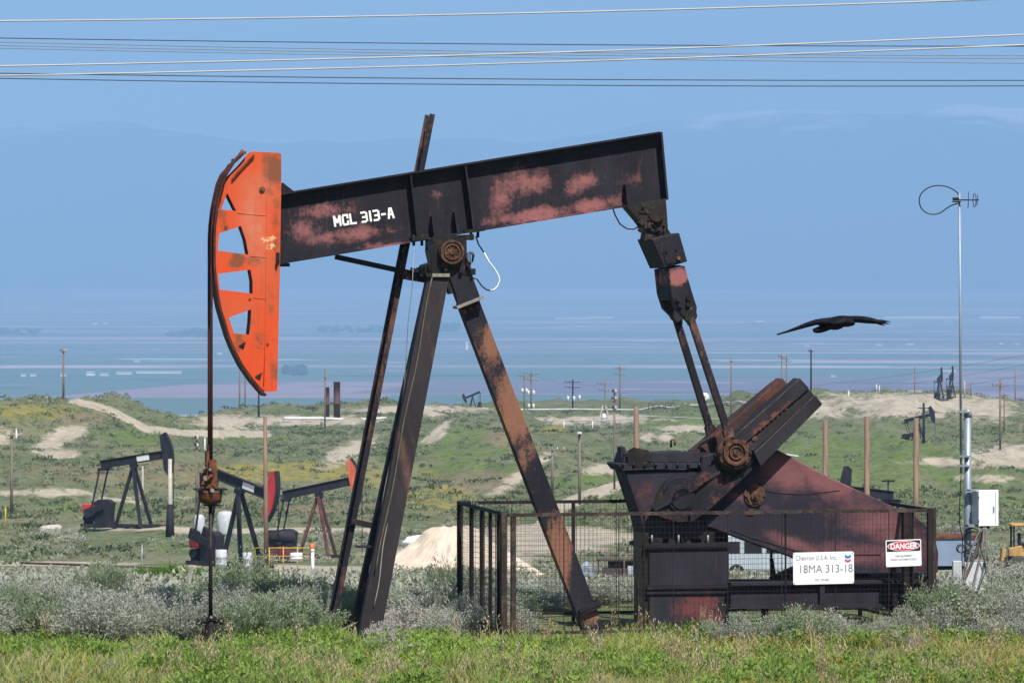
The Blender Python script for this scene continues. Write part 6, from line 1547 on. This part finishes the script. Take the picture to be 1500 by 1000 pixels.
# ---- grass and flowers in front
def grass_field():
    r_ = np.random.default_rng(5); n = 130000
    D = np.sqrt(r_.uniform(49.5 ** 2, 61.6 ** 2, n)); k = r_.uniform(-.15, .15, n); x = k * D; y_ = D + CY
    px = 750 + F * k
    # front edge of the shrubs wanders; grass thins out past it
    edge = 58.75 + 2.0 * (fbm(px / 160.0, np.zeros(n), 61, 3) - .5) * 2 - np.clip((560 - px) / 300, 0, 1) * .3 + np.clip((px - 560) / 300, 0, 1) * .8
    keep = (D < edge) | (r_.uniform(size=n) < .07)
    tuft = fbm(x / .55, y_ / .55, 62, 3); keep &= r_.uniform(size=n) < np.clip((tuft - .36) * 5, .10, 1)
    D, x, y_, px = D[keep], x[keep], y_[keep], px[keep]; tuft = tuft[keep]; n = len(x)
    z = ground_z(x, y_); big = fbm(x / 2.4, y_ / 2.4, 63, 3)
    h = r_.uniform(.05, .17, n) * (.25 + 1.6 * tuft) * (.55 + .9 * big); tall = r_.uniform(size=n) < .012; h = np.where(tall, h * 2.0, h)
    lean = r_.normal(size=(n, 2)) * .5; b = np.stack([x, y_, z - .01], 1)
    m1 = b + np.stack([lean[:, 0] * h * .35, lean[:, 1] * h * .35, h * .55], 1); tp = b + np.stack([lean[:, 0] * h * 1.1, lean[:, 1] * h * 1.1, h], 1)
    a = r_.uniform(0, math.pi, n); w_ = r_.uniform(.004, .0115, n); s = np.stack([np.cos(a) * w_, np.sin(a) * w_ * .6, np.zeros(n)], 1)
    V = np.stack([b - s, b + s, m1 + s * .8, tp, m1 - s * .8], 1).reshape(-1, 3); i0 = np.arange(n) * 5
    Fq_ = np.concatenate([np.stack([i0, i0 + 1, i0 + 2, i0 + 4], 1), np.stack([i0 + 4, i0 + 2, i0 + 3, i0 + 3], 1)])
    me = bpy.data.meshes.new('grass'); me.vertices.add(len(V)); me.vertices.foreach_set('co', V.astype(np.float32).ravel())
    q = np.stack([i0, i0 + 1, i0 + 2, i0 + 4], 1); t = np.stack([i0 + 4, i0 + 2, i0 + 3], 1)
    li = np.concatenate([q.ravel(), t.ravel()]).astype(np.int32); ls = np.concatenate([np.arange(n) * 4, n * 4 + np.arange(n) * 3]).astype(np.int32)
    me.loops.add(len(li)); me.loops.foreach_set('vertex_index', li); me.polygons.add(2 * n); me.polygons.foreach_set('loop_start', ls); me.update(calc_edges=True); me.validate()
    m = NT('grass_blades'); ge = m.n('ShaderNodeNewGeometry'); P_ = ge.outputs['Position']
    n1 = m.noise(.42, 5, .6, vec=P_); n2 = m.noise(1.6, 4, .6, vec=P_); ri = ge.outputs['Random Per Island']
    c = m.mix(m.ramp(n1, .42, .58), (0.24, 0.35, 0.045), (0.37, 0.40, 0.11)); c = m.mix(m.ramp(n2, .52, .62, 0, .75), c, (0.36, 0.34, 0.17)); c = m.mix(m.ramp(m.noise(.9, 4, .6, vec=P_, dist=.5), .54, .64, 0, .7), c, (0.14, 0.20, 0.05)); c = m.mix(m.math('MULTIPLY', ri, .55), c, (0.18, 0.30, 0.035))
    c = m.mix(m.ramp(ri, .86, .9, 0, .8), c, (0.52, 0.46, 0.26))
    sx = m.n('ShaderNodeSeparateXYZ'); m.lk(P_, sx.inputs[0])
    c = m.mix(m.math('MULTIPLY', m.ramp(sx.outputs[0], -0.5, 5.5), .6), c, (0.34, 0.30, 0.115)); c = m.mix(m.math('MULTIPLY', m.ramp(sx.outputs[1], -5.0, -8.0), .45), c, (0.27, 0.25, 0.10))
    t_ = m.n('ShaderNodeBsdfTranslucent'); mx_ = m.n('ShaderNodeMixShader'); mx_.inputs[0].default_value = .35; m.lk(c, t_.inputs['Color']); m.out(c, .6, 0, .3)
    o_ = [k_ for k_ in m.t.nodes if k_.type == 'OUTPUT_MATERIAL'][0]; m.lk(m.b.outputs[0], mx_.inputs[1]); m.lk(t_.outputs[0], mx_.inputs[2]); m.lk(mx_.outputs[0], o_.inputs['Surface'])
    me.materials.append(m.m); o = bpy.data.objects.new('grass', me); col.objects.link(o); tag(o, 'bright green spring grass with yellowed blades filling the foreground', 'grass', kind='stuff')
    # orange and yellow fiddleneck flowers
    nf = 4200; D = np.sqrt(r_.uniform(50.0 ** 2, 58.8 ** 2, nf)); k = r_.uniform(-.145, .145, nf); x = k * D; y_ = D + CY; px = 750 + F * k
    dens = np.clip((px - 820) / 350, 0.03, 1) * .9 + np.clip((330 - px) / 300, 0, 1) * .45 * (D < 55); cl = fbm(x / 1.1, y_ / 1.1, 70, 3); kp = r_.uniform(size=nf) < dens * np.clip((cl - .42) * 6, 0, 1)
    x, y_ = x[kp], y_[kp]; nf = len(x); z = ground_z(x, y_) + r_.uniform(.10, .24, nf); VV, FF = [], []; c = np.stack([x, y_, z], 1)
    for j in range(4):
        d = r_.normal(size=(nf, 3)); d /= np.linalg.norm(d, axis=1, keepdims=True); V_, F_ = leaves(c + d * .006, d, .028, .009, r_); FF.append(F_ + sum(len(v) for v in VV)); VV.append(V_)
    mf = leafmat('flower_heads', (0.46, 0.27, 0.04), (0.36, 0.17, 0.03), 1.0, .2); of = mesh_np('wildflowers', np.concatenate(VV), np.concatenate(FF), mf); tag(of, 'orange-yellow wildflowers speckled through the foreground grass', 'flowers', kind='stuff')
grass_field()
def weeds():
    r_ = np.random.default_rng(91); V0, F0, _ = sage_mesh(300, n_stem=16, per=13, R0=.16, H0=.17, ll=.055, lw=.013); V1, F1, _ = sage_mesh(301, n_stem=12, per=6, R0=.10, H0=.34, ll=.05, lw=.006)
    for (Va, Fa, n_, lab, mt, nm, dmax) in ((V0, F0, 520, 'low broad-leaved green weeds growing through the grass', leafmat('weed_leaf', (0.27, 0.40, 0.07), (0.14, 0.23, 0.045), .6, .3, (0.22, 0.26, 0.12)), 'weeds', 59.6),
                                     (V1, F1, 150, 'dead straw-coloured stalks standing in the grass', leafmat('straw', (0.50, 0.42, 0.27), (0.36, 0.27, 0.17), .6, .2), 'dry_stalks', 60.2)):
        D = np.sqrt(r_.uniform(50.0 ** 2, dmax ** 2, n_ * 2)); k = r_.uniform(-.145, .145, n_ * 2); x = k * D; y_ = D + CY
        cl = fbm(x / 1.8, y_ / 1.8, 95 + n_, 3); o_ = np.argsort(-cl + r_.uniform(-.12, .12, len(cl)))[:n_]; x, y_ = x[o_], y_[o_]; z = ground_z(x, y_)
        s_ = r_.uniform(.6, 1.35, n_); a = r_.uniform(0, 6.28, n_)
        X = Va[None, :, 0] * np.cos(a)[:, None] - Va[None, :, 1] * np.sin(a)[:, None]; Y = Va[None, :, 0] * np.sin(a)[:, None] + Va[None, :, 1] * np.cos(a)[:, None]
        VV = np.stack([X * s_[:, None] + x[:, None], Y * s_[:, None] + y_[:, None], Va[None, :, 2] * s_[:, None] + z[:, None] - .01], -1).reshape(-1, 3)
        FF = (Fa[None] + (np.arange(n_) * len(Va))[:, None, None]).reshape(-1, 4)
        o = mesh_np(nm, VV, FF, mt); tag(o, lab, nm.replace('_', ' '), kind='stuff')
weeds()

# ---- scrub over the slopes
def cover_at(px, py, arr):
    pass
from mathutils import kdtree
def scrub_field(name, n, D0, D1, sz, mat, label, seed, nt_, lsz, hr=.6, sandcut=.5, clump=True, power=1.0, gfav=None):
    r_ = np.random.default_rng(seed)
    u = r_.uniform(size=n) ** power; D = D0 + (D1 - D0) * u; k = r_.uniform(-.19, .19, n); x = k * D; y_ = D + CY; z = ground_z(x, y_)
    # sample the cover masks on the ground grid
    ji = np.clip(np.searchsorted(kk, k), 0, len(kk) - 1); ii = np.clip(np.searchsorted(dd, D), 0, len(dd) - 1)
    sn = sand[ii, ji]; gn = grn[ii, ji]; cl = fbm(x / (6 + D * .03), y_ / (9 + D * .06), seed + 3, 4)
    keep = (sn + (cl - .5) * 1.2 < sandcut)
    if clump: keep &= r_.uniform(size=n) < np.clip((cl - .36) * 4.0, .06, 1)
    keep &= ~((gn > .5) & (r_.uniform(size=n) < .55))
    # keep the pads of the central units and the sand pile free
    spx = 750 + F * k
    keep &= ~((np.abs(spx - 655) < 110) & (D > 205) & (D < 222)); keep &= ~((spx > 240) & (spx < 500) & (D > 228) & (D < 268) & (r_.uniform(size=n) < .8)); keep &= ~((spx > 760) & (spx < 1240) & (D > 160) & (D < 260) & (r_.uniform(size=n) < .75))
    keep &= ~((spx > 125) & (spx < 255) & (D > 280) & (D < 301))
    x, y_, z, D = x[keep], y_[keep], z[keep], D[keep]; m_ = len(x)
    s = sz * r_.uniform(.55, 1.35, m_) * (1 + .0006 * D)
    rep = lambda a: np.repeat(a, nt_)
    ph = r_.uniform(0, 2 * math.pi, m_ * nt_); rr = np.sqrt(r_.uniform(0, 1, m_ * nt_)); S = rep(s)
    top = np.sqrt(1 - rr ** 2 * .85) * hr
    cx = rep(x) + rr * np.cos(ph) * S; cy = rep(y_) + rr * np.sin(ph) * S; cz = rep(z) + top * S * r_.uniform(.25, 1.0, m_ * nt_)
    d = np.stack([np.cos(ph) * rr * .8, np.sin(ph) * rr * .8, np.full(m_ * nt_, .8)], 1) + r_.normal(size=(m_ * nt_, 3)) * .5; d /= np.linalg.norm(d, axis=1, keepdims=True)
    side = r_.normal(size=d.shape); side -= d * np.sum(side * d, 1, keepdims=True); side /= np.linalg.norm(side, axis=1, keepdims=True)
    c = np.stack([cx, cy, cz], 1); Ls = (S * lsz)[:, None] * r_.uniform(.6, 1.3, (len(S), 1))
    V = np.stack([c - side * Ls * .35, c + side * Ls * .35, c + d * Ls], 1).reshape(-1, 3)
    o = mesh_np(name, V, np.arange(len(V)).reshape(-1, 3), mat); tag(o, label, 'scrub', kind='stuff'); print(name, m_, len(V) // 3)
scrub_field('sage_scrub', 5200, 72, 300, .50, leafmat('scrub_sage', (0.42, 0.415, 0.34), (0.27, 0.295, 0.20), .06, .2), 'grey sage scrub covering the flat behind the nearest shrubs', 201, 150, .20, hr=.75, power=1.0)
scrub_field('sage_scrub', 21000, 250, 900, .46, leafmat('scrub_far_sage', (0.27, 0.29, 0.185), (0.14, 0.18, 0.085), .03, .2), 'grey-green scrub dotted over the far slopes', 202, 26, .42, hr=.65, sandcut=.75, power=.9)
scrub_field('dark_scrub', 6500, 250, 860, .50, leafmat('scrub_dark', (0.09, 0.12, 0.055), (0.06, 0.085, 0.04), .02, .2), 'dark green bushes clustered in the gullies of the far slopes', 203, 34, .36, hr=.7, power=.9)
scrub_field('dry_tufts', 6500, 80, 420, .30, leafmat('tuft_dry', (0.36, 0.31, 0.20), (0.22, 0.24, 0.10), .05, .2), 'low straw and green tufts between the sage bushes', 204, 40, .36, hr=.6, sandcut=.6, power=.9)

# ---- a few singled-out plants further back
def bush(name, px, D, w, h, n, mat, lab, cat='bush', ll=.10, lw=.02, seed=1, stems=60):
    V, Fc, MI = sage_mesh(seed, n_stem=stems, per=n, R0=w, H0=h, ll=ll, lw=lw); o = mesh_np(name, V, Fc, [M_stem, mat], mi=MI)
    x, y_, z = onground(px, D); o.location = (x, y_, z - .05); tag(o, lab, cat); return o
bush('bare_bush', 1388, 200, 1.7, 2.3, 26, leafmat('bare_twigs', (0.17, 0.15, 0.14), (0.12, 0.105, 0.10), .5, .1), 'large bare grey-brown bush behind the antenna pipe', ll=.34, lw=.012, seed=61, stems=150)
bush('bush', 1450, 215, 1.5, 1.2, 40, leafmat('russet', (0.22, 0.12, 0.08), (0.16, 0.10, 0.06), .5, .2), 'low russet bush left of the bulldozer', ll=.14, lw=.03, seed=62)
bush('bush', 1345, 205, 1.6, 1.2, 40, M_dry, 'pale grey bush left of the bare brown bush', ll=.14, lw=.03, seed=63)
bush('grass_clump', 250, 148, 2.3, .55, 60, leafmat('lush_grass', (0.13, 0.24, 0.03), (0.09, 0.17, 0.02), .5, .3), 'vivid green grass clump in front of the white-plated pumpjack', 'grass', ll=.3, lw=.012, seed=64, stems=220)
# tree belts far out on the plain
def grove(px0, px1, D, h, lab, seed):
    r_ = np.random.default_rng(seed); n = 46; V, Ff = [], []
    for i in range(n):
        px_ = r_.uniform(px0, px1); Dd_ = D * r_.uniform(.97, 1.03); x = (px_ - 750) / F * Dd_; y_ = Dd_ + CY; hh_ = h * r_.uniform(.5, 1.1)
        bm = None; m_ = 90; ph = r_.uniform(0, 6.28, m_); ct = r_.uniform(-1, 1, m_); st = np.sqrt(1 - ct ** 2)
        c = np.stack([x + st * np.cos(ph) * hh_ * .7, y_ + st * np.sin(ph) * hh_ * .7, plain_z(Dd_) + hh_ * .55 + ct * hh_ * .5], 1); d = r_.normal(size=(m_, 3)); d /= np.linalg.norm(d, axis=1, keepdims=True)
        v_, f_ = leaves(c, d, hh_ * .4, hh_ * .14, r_); Ff.append(f_ + sum(len(q) for q in V)); V.append(v_)
    o = mesh_np('tree_belt', np.concatenate(V), np.concatenate(Ff), M_tree); tag(o, lab, 'trees', kind='stuff')
M_tree = leafmat('far_trees', (0.07, 0.09, 0.07), (0.05, 0.07, 0.06), .01, .1)
grove(245, 305, 12500, 15, 'hazy tree belt on the plain left of the orange horse head', 1); grove(-20, 60, 12800, 13, 'hazy tree belt on the plain at the left edge', 2); grove(465, 560, 13200, 12, 'hazy tree belt on the plain beside the ladder', 3); grove(640, 670, 13500, 16, 'small hazy tree clump between the legs', 4)
grove(415, 445, 8000, 11, 'hazy tree clump right of the tip of the horse head', 5)
# far buildings
M_farw_ = simple('far_white_wall', (0.85, 0.84, 0.82), .1, .01, .7); M_farr = simple('far_roof', (.55, .5, .48), .2, .01, .7)
def far_building(px, py, wpx, hpx, lab, nm='far_building', dpt=20):
    D = plain_D(py); zb_ = plain_z(D); x = (px - 750) / F * D; y_ = D + CY; W = wpx / F * D; H = hpx / F * D
    root = empty(nm, (x, y_, zb_)); tag(root, lab, 'building', 'white farm buildings far out on the plain')
    g = MB(); g.box((0, 0, H * .4), (W, dpt, H * .8)); g.build('wall', M_farw_, root)
    g = MB(); g.add([(-W / 2 - .5, -dpt / 2 - 1, H * .8), (W / 2 + .5, -dpt / 2 - 1, H * .8), (W / 2 + .5, dpt / 2 + 1, H * .8), (-W / 2 - .5, dpt / 2 + 1, H * .8), (-W / 2 - .5, 0, H), (W / 2 + .5, 0, H)], [(0, 1, 5, 4), (3, 4, 5, 2), (0, 4, 3), (1, 2, 5), (0, 3, 2, 1)]); g.build('roof', M_farr, root)
for a in ((35, 551, 7, 4, 'small white building on the plain near the left edge'), (49, 551, 9, 4, 'second small white building on the plain near the left edge'), (93, 551, 8, 4, 'white building beside the tall reddish pole'), (133, 550, 12, 6, 'brightest white building left of the long row of sheds'),
          (153, 550, 12, 4, 'white shed left of the long pale shed'), (182, 548, 22, 4, 'white shed joined to the long pale shed'), (233, 546.5, 66, 3.5, 'very long low pale shed on the plain at left'), (200, 530, 8, 3, 'tiny white building above the long pale shed'),
          (140, 475, 8, 2.6, 'tiny far white building high on the plain at left'), (155, 474, 7, 2.4, 'tiny far white building right beside its twin at left'), (322, 519, 6, 3, 'tiny white building beside the bridle'),
          (1113, 472, 12, 2.8, 'small white building above the raven wingtip at left'), (1182, 507, 7, 2, 'tiny white building below the raven'), (1287, 506, 10, 2.4, 'white building between raven and antenna mast'), (1333, 505, 11, 2.4, 'white building left of the antenna mast'), (1466, 504, 6, 2.2, 'tiny white building near the right edge'), (1490, 505, 6, 2.2, 'tiny white building at the right edge'),
          (1350, 466, 110, 3, 'long pale row of sheds crossing the antenna mast'), (1465, 466, 60, 3, 'long pale row of sheds at the right edge'), (880, 466, 40, 2.6, 'long pale shed left of the pitman arms'), (838, 467, 50, 2.4, 'long pale row of roofs between leg and pitman arms'), (1220, 552, 7, 3, 'small white building right of the dark straight pole'), (1390, 544, 20, 3, 'pale shed above the end-on pumpjacks')):
    far_building(*a)
far_building(684, 512, 3.5, 12, 'slender white silo tower on the plain between the legs', 'silo_tower', 12)
